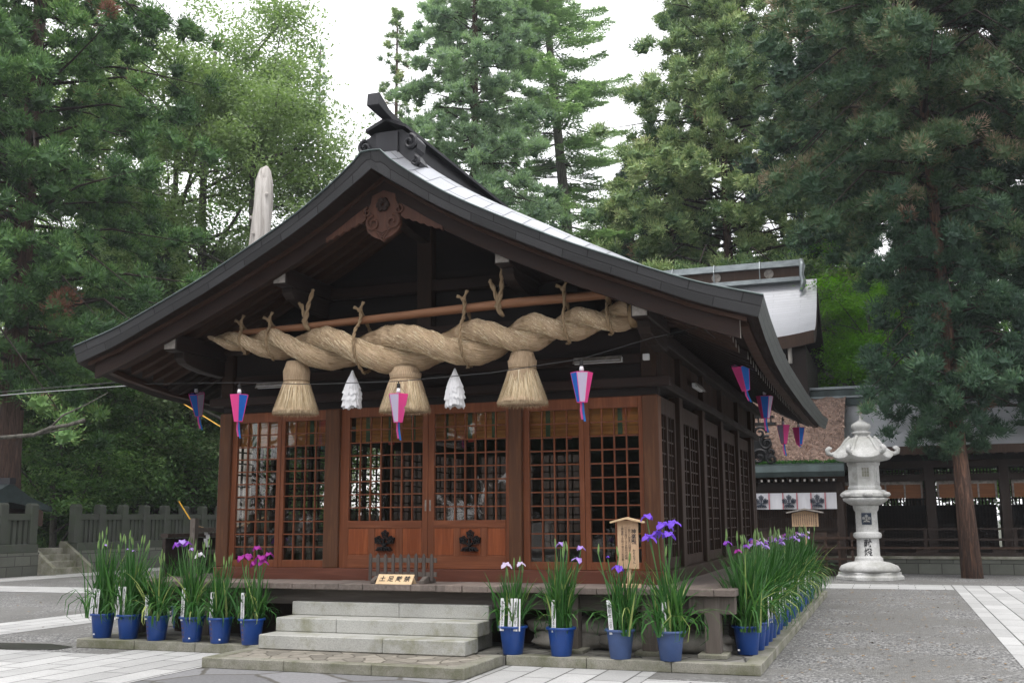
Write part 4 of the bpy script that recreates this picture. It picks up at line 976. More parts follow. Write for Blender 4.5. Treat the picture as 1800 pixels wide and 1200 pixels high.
iris_pot(.29, -1.14, 'faded blue iris pot nearest the deck corner with tall violet blooms', 62, .84, .40, [(-.22, 1.52, 'violet', 1.1), (-.19, 1.30, 'violet', 1.3), (-.11, 1.34, 'violet', 1.2), (-.04, 1.43, 'violet', 1.5), (.03, 1.33, 'violet', 1.2), (.06, 1.45, 'violet', 1.2)], 1, [(-.04, .35, .03, '奉献倉田花緑', .05)], faded=True, seed=14, marks=False, droop=.8)
# along the right kerb
iris_pot(1.00, -.36, 'first iris pot of the row along the right kerb, tall leaves and a mauve bloom', 95, .88, .30, [(-.18, 1.22, 'purple', .8), (-.06, 1.13, 'magenta', .7)], 5, [], seed=20, marks=False, sticker=-.08)
ORD = ['second', 'third', 'fourth', 'fifth', 'sixth', 'seventh', 'eighth', 'ninth', 'tenth', 'eleventh', 'twelfth', 'thirteenth', 'fourteenth', 'fifteenth', 'sixteenth', 'last']
kinds = []
fl = ['lilac', 'purple', 'violet', 'lilac', 'pale', 'pink']
for v in range(4):
    rg0 = random.Random(v)
    kinds.append(dict(n=85, h=.86, spread=.33, flowers=[(rg0.uniform(-.2, .2), rg0.uniform(1.1, 1.24), fl[(v*2+i) % 6], rg0.uniform(.6, .95)) for i in range(2+(v % 3))], buds=5, stakes=[(.10, .33, .12, ' ', .03), (.06, .3, -.1, ' ', .03)][:1+v % 2], marks=False, droop=.9))
protos = {}
yy0 = .08
for k in range(16):
    y = yy0+k*.44+max(0, k-4)*.035*4; v = (k*3) % 4
    if y > 10.3: break
    lab = 'iris pot number %s along the right kerb counted from the front' % ORD[k] if 0 else '%s iris pot in the long row along the right kerb of the platform' % ORD[min(k, 15)]
    if v not in protos:
        o = iris_pot(1.02, y, lab, seed=30+v, rz=rnd.uniform(-.3, .3)+R_(70), **kinds[v]); protos[v] = o
    else:
        o = cpy(protos[v]); o.location = (1.02+rnd.uniform(-.02, .02), y, .114); o.rotation_euler[2] = rnd.uniform(-.5, .5)+R_(60); o['label'] = lab
    
# sandbags below the deck
for i, (x, y, z, sx, sy, sz, rz, l) in enumerate(((-1.05, -.36, .2, .42, .2, .11, .1, 'dirty sandbag under the deck nearest the steps'), (-.28, -.34, .2, .46, .2, .12, -.05, 'stained sandbag under the deck behind the faded iris pot'),
      (-.62, -.22, .36, .42, .22, .11, .2, 'grey sandbag lying on two others under the deck'), (.36, -.30, .2, .44, .22, .13, .08, 'sandbag under the deck beside the corner post'), (-1.3, -.25, .36, .3, .2, .1, -.2, 'crumpled sandbag on top behind the first right iris pot'))):
    b = MB(); n, m_ = 22, 12; rg = random.Random(i)
    ph_ = [rg.uniform(0, 6) for _ in range(6)]; V = []
    for a in range(m_+1):
        th = math.pi*a/m_
        for c in range(n):
            p = 2*math.pi*c/n; q = 1+.07*math.sin(3*p+ph_[0]+2*th)+.05*math.sin(5*th+ph_[1]+2*p)+.03*math.sin(9*p+ph_[2])
            sg = lambda v, e: math.copysign(abs(v)**e, v)
            X = sx*q*sg(math.cos(th), .7); Y = sy*q*sg(math.sin(th), .6)*sg(math.cos(p), .8); Z = sz*q*sg(math.sin(th), .6)*sg(math.sin(p), .8)
            V.append((x+X*math.cos(rz)-Y*math.sin(rz), y+X*math.sin(rz)+Y*math.cos(rz), z+Z-.0))
    b.add(V, [(a*n+c, a*n+(c+1) % n, (a+1)*n+(c+1) % n, (a+1)*n+c) for a in range(m_) for c in range(n)])
    tag(b.build('sandbag', M['sack'], None, (x, y, .11), smooth='all'), l, 'sandbag', 'sandbags stowed under the deck')
# ================================================================ stone lantern
LX, LY = 1.95, 17.1
t = thing('stone_lantern', (LX, LY, 0), 'tall white granite lantern with an upcurled roof and a carved inscription', 'stone lantern')
LG = M['lantern']; HX = R_(8)
def hexa(prof, name, par=t, n=6, **k): return MB().lathe(prof, (LX, LY, 0), n, rot=HX, **k).build(name, LG, par, bevel=.012)
hexa([(.86, 0), (.86, .09), (.80, .13), (.80, .2), (0, .2)], 'base_slab')
MB().lathe([(.72, .2), (.74, .26), (.68, .36), (.50, .44), (.36, .47), (.36, .50)], (LX, LY, 0), 64, rad=lambda a, i: 1+(.045*abs(math.cos(9*a)) if i in (1, 2, 3) else 0)).build('lotus_base', LG, t, smooth='all')
MB().lathe([(.36, .5), (.35, .56), (.30, .6), (.29, .62), (.28, 1.05), (.345, 1.08), (.36, 1.14), (.345, 1.20), (.28, 1.23), (.275, 1.75), (.31, 1.80), (.33, 1.9), (.30, 1.93)], (LX, LY, 0), 40).build('shaft', LG, t, smooth=True)
MB().lathe([(.32, 1.91), (.40, 1.95), (.53, 2.04), (.58, 2.10), (.52, 2.12)], (LX, LY, 0), 48, rad=lambda a, i: 1+(.05*abs(math.cos(8*a)) if i in (1, 2) else 0)).build('lotus_platform', LG, t, smooth='all')
hexa([(.50, 2.12), (.62, 2.14), (.62, 2.24), (.50, 2.32), (.42, 2.33)], 'platform')
pp = [t.location]; 
for k in range(6):
    a = HX+math.pi/3*(k+.5); cx, cy = LX+.56*math.cos(a), LY+.56*math.sin(a)
    MB().lathe([(0, 0), (.1, .02), (.13, .07), (.1, .12), (0, .14)], (cx, cy, 2.13), 12).build('carved_cloud', LG, t, smooth='all')
fb = hexa([(.43, 2.33), (.43, 2.40), (.40, 2.42), (.40, 2.95), (.43, 2.98), (.43, 3.05)], 'fire_box')
# window and side panels on the fire box
d0 = CAM[:2]-np.array((LX, LY)); fa = math.atan2(d0[1], d0[0])
fa = min([HX+math.pi/3*(k+.5) for k in range(12)], key=lambda a: abs(math.atan2(math.sin(a-fa), math.cos(a-fa))))
def onface(a, r, name, mat, boxes, par):
    b = MB()
    for (u0, u1, z0, z1, dp) in boxes:
        n_ = np.array((math.cos(a), math.sin(a), 0)); s = np.array((-math.sin(a), math.cos(a), 0)); c = np.array((LX, LY, 0))
        V = [c+n_*(r+q)+s*u+np.array((0, 0, z)) for q in (-.02, dp) for u, z in ((u0, z0), (u1, z0), (u1, z1), (u0, z1))]
        b.add(V, [(0, 1, 2, 3), (7, 6, 5, 4), (0, 4, 5, 1), (1, 5, 6, 2), (2, 6, 7, 3), (3, 7, 4, 0)])
    return b.build(name, mat, par)
ap_ = .40*math.cos(math.pi/6)
wn = onface(fa, ap_, 'window', M['kerb'], [(-.1, .1, 2.66, 2.9, .004)], fb)
onface(fa, ap_, 'window_grid', LG, [(-.115, -.09, 2.64, 2.92, .02), (.09, .115, 2.64, 2.92, .02), (-.09, .09, 2.64, 2.66, .019), (-.09, .09, 2.9, 2.92, .019), (-.036, -.026, 2.66, 2.9, .012), (.026, .036, 2.66, 2.9, .012), (-.09, .09, 2.735, 2.745, .013), (-.09, .09, 2.81, 2.82, .013)], fb)
for s in (-1, 1): onface(fa+s*math.pi/3, ap_, 'carved_panel', LG, [(-.13, .13, 2.48, 2.9, .012), (-.08, .08, 2.52, 2.7, .035), (-.05, .06, 2.72, 2.85, .03)], fb)
# roof
rn_, rings = 36, []
V = []
prof = [(.40, 3.05), (.70, 3.10), (.76, 3.16), (.74, 3.23), (.62, 3.32), (.52, 3.45), (.44, 3.58), (.34, 3.68), (.20, 3.72), (0, 3.72)]
def rr(a, i):
    q = abs(((a-HX) % (math.pi/3))-math.pi/6)/(math.pi/6)     # 1 at the corners
    return .92+.13*q**2 if i < 8 else 1
b = MB().lathe(prof, (LX, LY, 0), 48, rad=rr)
for i, v in enumerate(b.v):
    x, y, z = v; a = math.atan2(y-LY, x-LX); r = math.hypot(x-LX, y-LY); q = abs(((a-HX) % (math.pi/3))-math.pi/6)/(math.pi/6)
    if .5 < r: z += .10*q**3*min(1, (r-.5)/.25)
    b.v[i] = (x, y, z)
rf = b.build('roof', LG, t, smooth=True)
for k in range(6):
    a = HX+math.pi/3*k; b = MB(); pts = []
    c, s = math.cos(a), math.sin(a)
    for r, z in ((.30, 3.73), (.42, 3.62), (.50, 3.5), (.60, 3.38), (.70, 3.30), (.80, 3.27), (.885, 3.31), (.90, 3.39), (.85, 3.43), (.81, 3.39)): pts.append((LX+r*c, LY+r*s, z))
    b.tube(smoothp(pts, 2), [.045]*6+[.055]*6+[.065]*7, 8); b.build('roof_scroll', LG, rf, smooth='all')
MB().lathe([(.0, 3.66), (.20, 3.68), (.22, 3.72), (.18, 3.74), (.16, 3.77), (.24, 3.81), (.25, 3.85), (.18, 3.87), (.17, 3.89), (.23, 3.94), (.255, 4.0), (.24, 4.06), (.15, 4.12), (.07, 4.16), (.035, 4.22), (.025, 4.3), (.012, 4.34), (0, 4.35)], (LX, LY, 0), 32).build('finial', LG, t, smooth='all')
# the writing on the shaft, facing the visitor
ca = math.atan2(d0[1], d0[0])
Fm = Matrix.Translation((.288*math.cos(ca), .288*math.sin(ca), 0)) @ Matrix.Rotation(ca+R_(90), 4, 'Z') @ Matrix.Rotation(R_(90), 4, 'X')
text('献', .21, M['ink'], 'inscription', t, Matrix.Translation((0, 0, .93)) @ Fm, 1, .003); text('燈', .21, M['ink'], 'inscription', t, Matrix.Translation((0, 0, .70)) @ Fm, 1, .003)
pl = MB().box(-.125, .125, -.002, .006, -.15, .15).build('crest_plate', M['navy'], t, local=True); pl.matrix_local = Matrix.Translation((.283*math.cos(ca), .283*math.sin(ca), 1.57)) @ Matrix.Rotation(ca+R_(90), 4, 'Z')
cm = MB()
for i, p in enumerate(crest(.2)): cm.prism([(u, v+.01) for u, v in p], 'y', -.006-.0006*i, -.003)
cm.build('crest', LG, pl, local=True)

# ================================================================ buildings behind
def curved_roof(par, x0, x1, yr, zr_, yf, zf, sag=.12, yb=None, zb=None, mat='greyroof', th=.3, rise=.18, name='roof', edge='midwood', nx=24, ny=14):
    """front (and back) slope of a ridge along x, with a concave line and lifted ends"""
    for (ye, ze) in ((yf, zf),)+(((yb, zb),) if yb else ()):
        U = np.linspace(0, 1, ny); X = np.linspace(x0, x1, nx); P = []; UV = []
        for u in U:
            y = yr+(ye-yr)*u; z = zr_+(ze-zr_)*(u+sag*4*u*(1-u)*.5)
            row = []; ru = []
            for x in X:
                e = max(0, 1-min(x-x0, x1-x)/2.2); row.append((x, y, z+rise*e**2*u)); ru.append((x, u*math.hypot(ye-yr, ze-zr_)))
            P.append(row); UV.append(ru)
        P = np.array(P); UV = np.array(UV); gridmesh(name, P, UV, M[mat], par)
        Q = P.copy(); Q[..., 2] -= th; gridmesh('soffit', Q, UV, M['darkwood'], par)
        e = np.stack([P[-1], Q[-1]], 1); gridmesh('eave_edge', e, np.stack([UV[-1], UV[-1]], 1), M[edge], par, smooth=False)
        for j in (0, -1):
            e = np.stack([P[:, j], Q[:, j]], 1); gridmesh('verge_edge', e, np.stack([UV[:, j], UV[:, j]], 1), M[edge], par, smooth=False)
# the long corridor hall on the right
t = thing('side_hall', (7, 22, 0), 'long low shrine building with a grey roof and brown blinds behind the stone lantern', 'shrine building')
curved_roof(t, .2, 16, 23.9, 5.35, 19.9, 3.62, .3, 27.9, 3.62, th=.24)
for (z0, z1, d, m) in ((5.25, 5.5, .22, 'copperold'), (5.5, 5.56, .30, 'ridge2'), (5.56, 5.80, .2, 'copperold'), (5.80, 5.88, .28, 'ridge2')):
    MB().box(.15, 16, 23.9-d, 23.9+d, z0, z1).build('ridge', M[m], t)
MB().lathe([(0, 0), (.1, .05), (.13, .25), (.09, .45), (.14, .6), (0, .7)], (.12, 23.85, 5.2), 10).build('ridge_ornament', M['ridge2'], t, smooth='all')
MB().box(.2, 15.6, 20.35, 27, .5, .6).build('veranda', M['grille'], t)
for x in np.arange(-.35, 15, 2.02)+.0:
    if x < .2: continue
    MB().box(x-.14, x+.14, 21.05, 21.35, .6, 3.25).build('post', M['sidepost'] if 0 else M['grille'], t, bevel=.015)
for z, y in ((3.05, 21.1), (2.66, 21.12)): MB().box(.5, 15.5, y-.06, y+.1, z, z+.2).build('beam', M['grille'], t)
for i, x in enumerate(np.arange(.3, 15.5, .3)):
    MB().bar((x, 20.05, 3.40), (x, 21.2, 3.62), .09, .1).build('rafter', M['grille'], t)
pst = np.arange(-.35, 15, 2.02)
for x in pst[:-1]:
    if x < 0: a, c = .5, x+2.02-.14
    else: a, c = x+.14, x+2.02-.14
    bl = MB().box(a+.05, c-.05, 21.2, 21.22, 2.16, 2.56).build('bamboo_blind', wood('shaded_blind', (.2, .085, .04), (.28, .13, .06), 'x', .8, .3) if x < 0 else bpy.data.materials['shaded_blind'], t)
    b = MB().box(a+.05, c-.05, 21.19, 21.225, 2.561, 2.66)
    for q in (.05, .37, .68, .95): xx = a+(c-a)*q; b.box(xx-.025, xx+.025, 21.18, 21.198, 2.16, 2.56)
    b.build('blind_braid', M['worn'], bl)
    g = MB()
    for i in range(19): xx = a+(c-a)*i/18; g.box(xx-.022, xx+.022, 23.7, 23.74, .6, 3.1)
    for j in range(12): zz = .7+2.3*j/11; g.box(a-.1, c+.1, 23.69, 23.75, zz-.02, zz+.02)
    g.build('back_lattice', M['grille'], t)
    MB().box(a-.1, c+.1, 23.76, 23.8, .6, 1.95).build('back_wall', M['darkwood'], t)
MB().box(.3, 15.5, 21.3, 23.7, 3.1, 3.16).build('ceiling', M['darkwood'], t)
for z, y, m, h in ((1.24, 20.5, 'grille', .05), (.93, 20.5, 'grille', .07), (.70, 20.38, 'midwood', .06)):
    MB().box(.5, 15.6, y-.035, y+.035, z, z+h).build('veranda_rail', M[m], t)
for x in np.arange(1.1, 15, 1.18): MB().box(x-.05, x+.05, 20.46, 20.54, .6, 1.24).build('rail_post', M['grille'], t)
for x in np.arange(1.45, 15, 2.02):
    MB().box(x-.09, x+.09, 20.42, 20.6, .5, .7).build('veranda_post', M['decks'], t); MB().box(x-.3, x+.3, 20.36, 20.44, .6, .68).build('veranda_bracket', M['grille'], t)
tag(MB().box(.4, 16, 20.2, 28, 0, .42).build('terrace_wall', M['fencebase'], None, (6, 20.2, 0)), 'low mossy retaining wall of grey blocks under the long shrine building', 'wall')
tag(MB().box(.38, 16, 20.16, 20.6, .42, .5).build('terrace_coping', M['kerb'], None, (6, 20.2, .4), bevel=.01), 'pale mossy coping stones on top of the retaining wall', 'coping')
# gate building with the white curtain
t = thing('gate_building', (0, 20, 0), 'low dark building with a copper eave between the main hall and the stone lantern', 'gate building')
GX0, GX1 = -3.2, 1.3
pf_ = [(18.62, 2.76), (18.55, 2.9), (18.58, 3.08), (18.75, 3.13), (20.6, 3.9), (20.6, 3.5), (18.8, 2.76)]
MB().prism(pf_, 'x', GX0, GX1+.1).build('eave', M['copperold'], t)
pts = np.array([[(x, y, z+.05*math.sin(x*9+y*5)) for x in np.linspace(GX0, GX1+.1, 30)] for y, z in ((18.9, 3.16), (19.4, 3.5), (20, 3.95), (21, 4.6), (22.5, 5.3), (24, 5.6))])
gridmesh('bark_roof', pts, pts[..., :2], M['thatch'], t)
rg = np.random.default_rng(8); V = []
for _ in range(5200):
    x = rg.uniform(GX0, GX1+.1); q = rg.uniform(0, 1)**1.3; y = 18.85+q*3.6; z = float(np.interp(y, [18.8, 19.4, 20, 21, 22.5], [3.16, 3.5, 3.95, 4.6, 5.3]))+rg.uniform(-.02, .1)
    d = rg.normal(0, 1, 3); d /= np.linalg.norm(d); s = rg.normal(0, 1, 3); s /= np.linalg.norm(s); V += [np.array((x, y, z))-s*.02, np.array((x, y, z))+s*.02, np.array((x, y, z))+d*rg.uniform(.06, .17)]
leafmesh('dead_twigs', np.array(V), 3, np.full(len(V), .5), plain('dead_twigs', (.36, .25, .2), .9, 0, .5, 8), t)
V = []
for _ in range(2200):
    x = rg.uniform(GX0, GX1+.1); y = 18.75+abs(rg.normal(0, .12)); z = 3.15+rg.uniform(-.02, .05); s = rg.normal(0, 1, 3)*.02; V += [np.array((x, y, z))-s, np.array((x, y, z))+s, np.array((x, y, z+rg.uniform(.02, .08)))]
leafmesh('moss', np.array(V), 3, rg.uniform(0, .8, len(V)), M['leaf'], t)
for i, x in enumerate(np.arange(GX0+.1, GX1, .2)):
    r = MB().box(x-.035, x+.035, 18.7, 19.6, 2.62, 2.72).build('rafter', M['darkwood'], t); MB().box(x-.028, x+.028, 18.690, 18.699, 2.63, 2.69).build('pale_end', M['pale'], r)
MB().box(GX0, GX1, 19.0, 19.15, 2.35, 2.62).build('beam', M['darkwood'], t)
for x in (-1.5, 1.22): MB().box(x-.1, x+.1, 18.92, 19.12, .0, 2.6).build('post', M['grille'], t)
cu = thing('crested_curtain', (0, 18.9, 2.34), 'white cloth curtain with dark leaf crests and red seams hanging under the copper eave', 'curtain')
X = np.linspace(-1.9, 1.14, 90); P = np.array([[(x, 18.88+.012*math.sin(x*15.7)*q+.004*math.sin(x*40), 2.31-.46*q) for x in X] for q in np.linspace(0, 1, 6)])
gridmesh('cloth', P, P[..., [0, 2]], M['curtain'], cu)
for k in range(8):
    x = -1.9+.39*k; MB().box(x-.018, x+.018, 18.855, 18.862, 1.85, 2.31).build('red_seam', M['cband'], cu)
for x in (-.955, -.175, .605): crest_obj(x, 18.862, 2.08, .36, M['navy'], cu, .006, 'crest')
g = MB()
for i in range(40): x = -1.4+2.6*i/39; g.box(x-.012, x+.012, 19.25, 19.28, 1.3, 1.86)
for z in (1.3, 1.58, 1.84): g.box(-1.4, 1.2, 19.245, 19.285, z-.02, z+.02)
g.build('grille', M['grille'], t)
g = MB().box(-1.4, 1.2, 19.2, 19.26, .62, 1.28)
g.build('lower_boards', wood('gate_boards', (.05, .035, .028), (.085, .06, .05), 'z', .7, .4, (0, .2)), t)
for z in (.62, .92, 1.25): MB().box(-1.4, 1.2, 19.15, 19.198, z, z+.07).build('rail', M['grille'], t)
MB().box(-3.2, 1.3, 21.0, 21.1, .3, 3.4).build('back_wall', M['midwood'], t); MB().box(-3.2, 1.3, 18.6, 21, .0, .3).build('floor', M['grille'], t)
# carved gable end beside the hall
b = MB().box(-1.6, -.62, 18.9, 19.2, 2.95, 3.9).box(-1.6, -.45, 18.8, 19.2, 4.28, 4.36).box(-1.6, -.5, 18.85, 19.15, 4.5, 4.56)
for i in range(6): b.box(-1.5+.18*i, -1.46+.18*i, 18.88, 18.92, 4.36, 4.5)
for cx, cz, r in ((-.72, 3.75, .22), (-.95, 3.35, .26), (-.6, 3.3, .16), (-.9, 4.05, .2), (-.62, 3.5, .14)): scroll(b, cx, cz, r, 1.4, 18.8, .05, 1, cx*7, .06)
b.build('carved_gable', M['blackmetal'], t)
# main sanctuary roof far behind
t = thing('main_sanctuary', (-4, 26, 0), 'large shrine building with a tall pale grey roof rising behind the dark hall', 'shrine building')
curved_roof(t, -16, .55, 26, 10.1, 22.5, 7.42, .42, 29.5, 7.42, th=.42, rise=.22, nx=40, ny=22, edge='midwood')
for (z0, z1, d, m) in ((10.0, 10.15, .42, 'ridge2'), (10.15, 10.55, .25, 'midwood'), (10.55, 10.66, .4, 'ridge2'), (10.66, 10.82, .22, 'ridge2')):
    MB().box(-16, .02, 26-d, 26+d, z0, z1).build('ridge', M[m], t)
for x in (-6.2, -4.6, -3.05, -1.4): MB().tube([(x, 25.5, 10.1), (x, 25.45, 10.5), (x, 25.6, 10.8), (x, 26, 10.88)], .02, 5).build('ridge_band', M['ridge2'], t)
for x in (-3.0, -1.1): MB().lathe([(0, 0), (.17, 0), (.17, .03), (0, .03)], (0, 0, 0), 20).build('roundel', M['worn'], t, local=True).matrix_local = Matrix.Translation((x+4, -.26, 10.35)) @ Matrix.Rotation(R_(90), 4, 'X')
b = MB(); b.tube([(.06, 25.6, 10.75), (.1, 25.5, 10.5), (.06, 25.5, 10.2), (.12, 25.45, 9.9), (.02, 25.4, 9.55)], [.09, .11, .08, .11, .06], 10); b.build('ridge_ornament', M['ridge2'], t, smooth='all')
MB().box(-15, -.35, 23.6, 28.5, .0, 7.3).build('wall', wood('sanctuary_wall', (.03, .022, .02), (.055, .04, .035), 'z', .7, .4, (0, .2)), t)
for z, m in ((6.95, 'pale'), (6.2, 'midwood'), (5.2, 'midwood')): MB().box(-15, -.1, 23.45, 23.58, z, z+.1).build('rail', M[m] if m != 'pale' else M['midwood'], t)
for i in range(26): x = -8+.3*i; MB().box(x-.06, x+.06, 22.9, 23.4, 6.85, 6.98).build('rafter_end', M['pale'], t)
MB().box(-.3, .25, 22.8, 28.6, 5.4, 7.2).build('side_wall', M['darkwood'], t); MB().tube([(-.25, 22.7, 7.2), (-.25, 22.7, 6.6)], .07, 8).build('bell', M['pale'], t)
# notice board near the far end of the irises
S = thing('far_notice_board', (.42, 16, 0), 'wide cedar notice board with a shallow roof, standing in front of the white curtain', 'notice board')
MB().prism([(.13, 1.38), (.79, 1.38), (.79, 1.72), (.46, 1.79), (.13, 1.72)], 'y', 16, 16.04).build('board', M['cedar'], S)
MB().prism([(0, 1.72), (.46, 1.81), (.92, 1.72), (.92, 1.75), (.46, 1.85), (0, 1.75)], 'y', 15.85, 16.2).build('roof', M['worn'], S)
MB().box(.43, .48, 16.041, 16.09, 0, 1.7).build('post', M['cedar'], S)
for i in range(11):
    s = ''.join(chr(c) for c in ([0x8acf, 0x8a2a, 0x5927, 0x793e, 0x4e0b, 0x793e, 0x6771, 0x897f, 0x5bae, 0x62dd][k:] for k in (0,)).__next__()) if 0 else '諏訪大社下社秋宮拝殿'[i % 4:] + '左右片拝殿'[:i % 4+1]
    text(vtext(s), .028 if i else .04, M['ink'], 'lettering', S, FRONT(.31-.055*i, -.004, 1.555), 1.0, .0005)
S = thing('low_railing', (1.1, 18.4, 0), 'low brown wooden railing in front of the gate building, left of the stone lantern', 'railing')
for x in (.45, .8, 1.15, 1.5): MB().box(x-.03, x+.03, 18.37, 18.43, .1, 1.2).build('post', M['midwood'], S)
for z in (1.02, .75, .45): MB().box(.35, 1.7, 18.34, 18.37, z, z+.06).build('rail', M['midwood'], S)

# ================================================================ left: stone fence, small shrine, wooden frame
t = thing('stone_fence', (-22.6, 18, 0), 'long dark mossy stone fence of square posts and bars, left of the hall', 'fence')
def fence_run(y0, y1):
    MB().box(-23.1, -22.4, y0-.1, y1+.1, 0, .70).build('block_wall', M['fencebase'], t)
    MB().box(-23.0, -22.45, y0-.1, y1+.1, .70, .95).build('plinth', M['fence'], t, bevel=.01)
    n = int(round((y1-y0)/1.12)); 
    for i in range(n+1):
        y = y0+(y1-y0)*i/n; MB().prism([(-22.84, .95), (-22.56, .95), (-22.56, 2.14), (-22.62, 2.2), (-22.78, 2.2), (-22.84, 2.14)], 'y', y-.15, y+.15).build('post', M['fence'], t, bevel=.015)
        if i < n:
            a, c = y+.15, y0+(y1-y0)*(i+1)/n-.15; g = MB()
            for k in range(4): yy = a+(c-a)*(k+.5)/4; g.box(-22.76, -22.64, yy-.065, yy+.065, .95, 1.68)
            g.build('bars', M['fence'], t); MB().box(-22.80, -22.60, a, c, 1.68, 1.88).build('rail', M['fence'], t, bevel=.01)
fence_run(6.5, 13.7); fence_run(15.6, 44)
t = thing('stone_stair', (-22.2, 14.6, 0), 'small mossy stone stair with sloping side slabs in the gap of the fence', 'stair')
for i in range(4): MB().box(-22.0-.28*i, -22.3-.28*i-(.3 if i == 3 else 0), 14.0, 15.3, 0, .2*(i+1)).build('step', M['fence'] if i < 0 else M['kerb'], t, bevel=.01)
for y in (13.85, 15.45): MB().prism([(-21.8, 0), (-21.8, .22), (-22.9, 1.0), (-23.1, 1.0), (-23.1, 0)], 'y', y-.08, y+.08).build('side_slab', M['kerb'], t, bevel=.01)
def small_house(x, y, w, d, h, rh, lab, name='small_shrine', cat='small shrine'):
    t = thing(name, (x, y, .3), lab, cat)
    MB().box(x-d, x+d, y-w, y+w, .0, h).build('wall', M['darkwood'], t)
    MB().prism([(y-w*1.5, h-.1), (y-w*1.5, h+.05), (y-w*.7, h+rh*.45), (y, h+rh), (y+w*.7, h+rh*.45), (y+w*1.5, h+.05), (y+w*1.5, h-.1), (y, h+.2)], 'x', x-d*1.5, x+d*1.5).build('roof', M['greyroof'] if cat != 'small shrine' else M['copperold'], t)
    MB().box(x-d*1.55, x+d*1.55, y-.12, y+.12, h+rh-.05, h+rh+.15).build('ridge', M['ridge'], t)
    for yy in (y-w, y+w): MB().box(x+d+.02, x+d+.3, yy-.08, yy+.08, .0, h-.02).build('post', M['grille'], t)
    MB().box(x+d+.002, x+d+.05, y-w*.5, y+w*.5, .4, h-.4).build('door', M['grille'], t)
    return t
small_house(-25.0, 13.6, 1.2, 1.0, 2.05, .8, 'small dark shrine with a curved roof behind the stone fence at the left edge')
small_house(-29.0, 36.2, 2.2, 2.0, 4.2, 1.2, 'distant building with a pale grey roof just left of the hall posts', 'distant_house', 'building')
t = thing('small_sign', (-22.1, 14.5, 0), 'small weathered wooden sign on a post at the foot of the stone stair', 'sign')
p = at_px(82, 990, 34)
MB().box(-22.9, -22.86, 14.0, 14.08, .8, 1.9).build('post', M['midwood'], t); MB().prism([(13.78, 1.5), (14.3, 1.5), (14.3, 1.95), (14.04, 2.06), (13.78, 1.95)], 'x', -22.85, -22.82).build('board', M['midwood'], t)
# wooden frame with rope and paper streamers
t = thing('sacred_enclosure', (-10.4, 6.7, 0), 'low dark wooden enclosure with a straw cord and white paper streamers behind the left irises', 'enclosure')
a = at_px(339, 985, 19.5); b_ = at_px(440, 985, 20.5); a[2] = b_[2] = 0; d_ = (b_-a)/np.linalg.norm(b_-a)
Z = lambda p, z: (p[0], p[1], z)
for p in (a, a+d_*2.0): MB().bar(Z(p, 0), Z(p, 1.66), .10, .10, (0, 1, 0)).build('post', M['decks'], t)
MB().bar(Z(a-d_*.05, 1.46), Z(a+d_*3, 1.46), .08, .08).build('rail', M['deckbeam'], t); MB().bar(Z(a, 1.07), Z(a+d_*3, 1.07), .08, .08).build('rail', M['deckbeam'], t)
c1 = a-d_*.6+np.array((-.6, .7, 0)); MB().bar(Z(c1, .68), Z(c1+d_*4, .68), .08, 1.26).build('boarding', M['darkwood'], t)
MB().bar(Z(c1, 1.36), Z(c1+d_*4, 1.36), .18, .07).build('cap_rail', M['grille'], t)
cord('straw_cord', [Z(a, 1.58)]+[tuple(np.array(Z(a+d_*q, 1.57-.14*math.sin(q*2.2)))-np.array((0, .1, 0))) for q in (.2, .4, .7, 1.0, 1.4, 1.9)], .02, t)
def shide(p, par):
    b = MB(); z = p[2]; x, y = p[0], p[1]
    for k in range(4):
        o = .045*(k % 2); q = np.array((x, y, 0))+d_*o
        b.add([Z(q-d_*.045, z-.07*k), Z(q+d_*.045, z-.07*k), Z(q+d_*.06, z-.07*k-.08), Z(q-d_*.03, z-.07*k-.08)], [(0, 1, 2, 3)])
    b.build('paper_streamer', M['paperw'], par)
for q in (.38, .72, .95): shide(np.array(Z(a+d_*q, 1.45))-np.array((0, .13, 0)), t)
# cables and the yellow rope on the left
tag(MB().tube(smoothp([at_px(-60, 700, 17), at_px(60, 690, 17), at_px(250, 676, 17)], 3), .008, 5).build('overhead_cable', M['wirew'], None, at_px(60, 690, 17)), 'pale cable crossing from the left edge to under the hall eave', 'cable')
tag(MB().tube(smoothp([at_px(-60, 694, 19), at_px(60, 684, 19), at_px(250, 668, 19)], 3), .007, 5).build('overhead_cable', M['black'], None, at_px(60, 684, 19)), 'thin dark cable just above the pale one at the left edge', 'cable')
tag(MB().tube([at_px(283, 684, 21), at_px(330, 714, 20), at_px(395, 754, 18.5)], .010, 5).build('guy_rope', M['yellow'], None, at_px(330, 714, 20)), 'yellow rope slanting down behind the far left lantern', 'rope')
tag(MB().tube([at_px(314, 880, 24), at_px(334, 912, 24)], .014, 5).build('yellow_pole', M['yellow'], None, at_px(320, 890, 24)), 'short slanting yellow pole above the stone fence', 'pole')
# the bleached festival log standing behind the hall
b = MB(); P0, P1 = at_px(432, 640, 30), at_px(468, 292, 30); P0[2] = 0; P0[:2] = at_px(405, 900, 30)[:2]
q = [P0+(P1-P0)*s for s in (0, .3, .6, .8, .9, .96, .99, 1.0)]
b.tube([p+np.array((.03*math.sin(i*2.), 0, 0)) for i, p in enumerate(q)], [.40, .36, .31, .28, .27, .25, .16, .03], 14)
for k in range(7): s = .62+.05*k; p = P0+(P1-P0)*s; a_ = -1.9+1.3*math.sin(k*2.3); b.lathe([(.0, -.05), (.06, 0), (.03, .05), (0, .06)], (p[0]+.33*math.cos(a_), p[1]+.33*math.sin(a_), p[2]), 8)
tag(b.build('festival_log', M['deadwood'], None, P0, smooth='all'), 'tall bleached log with a chipped pointed top rising behind the left roof slope', 'standing log')

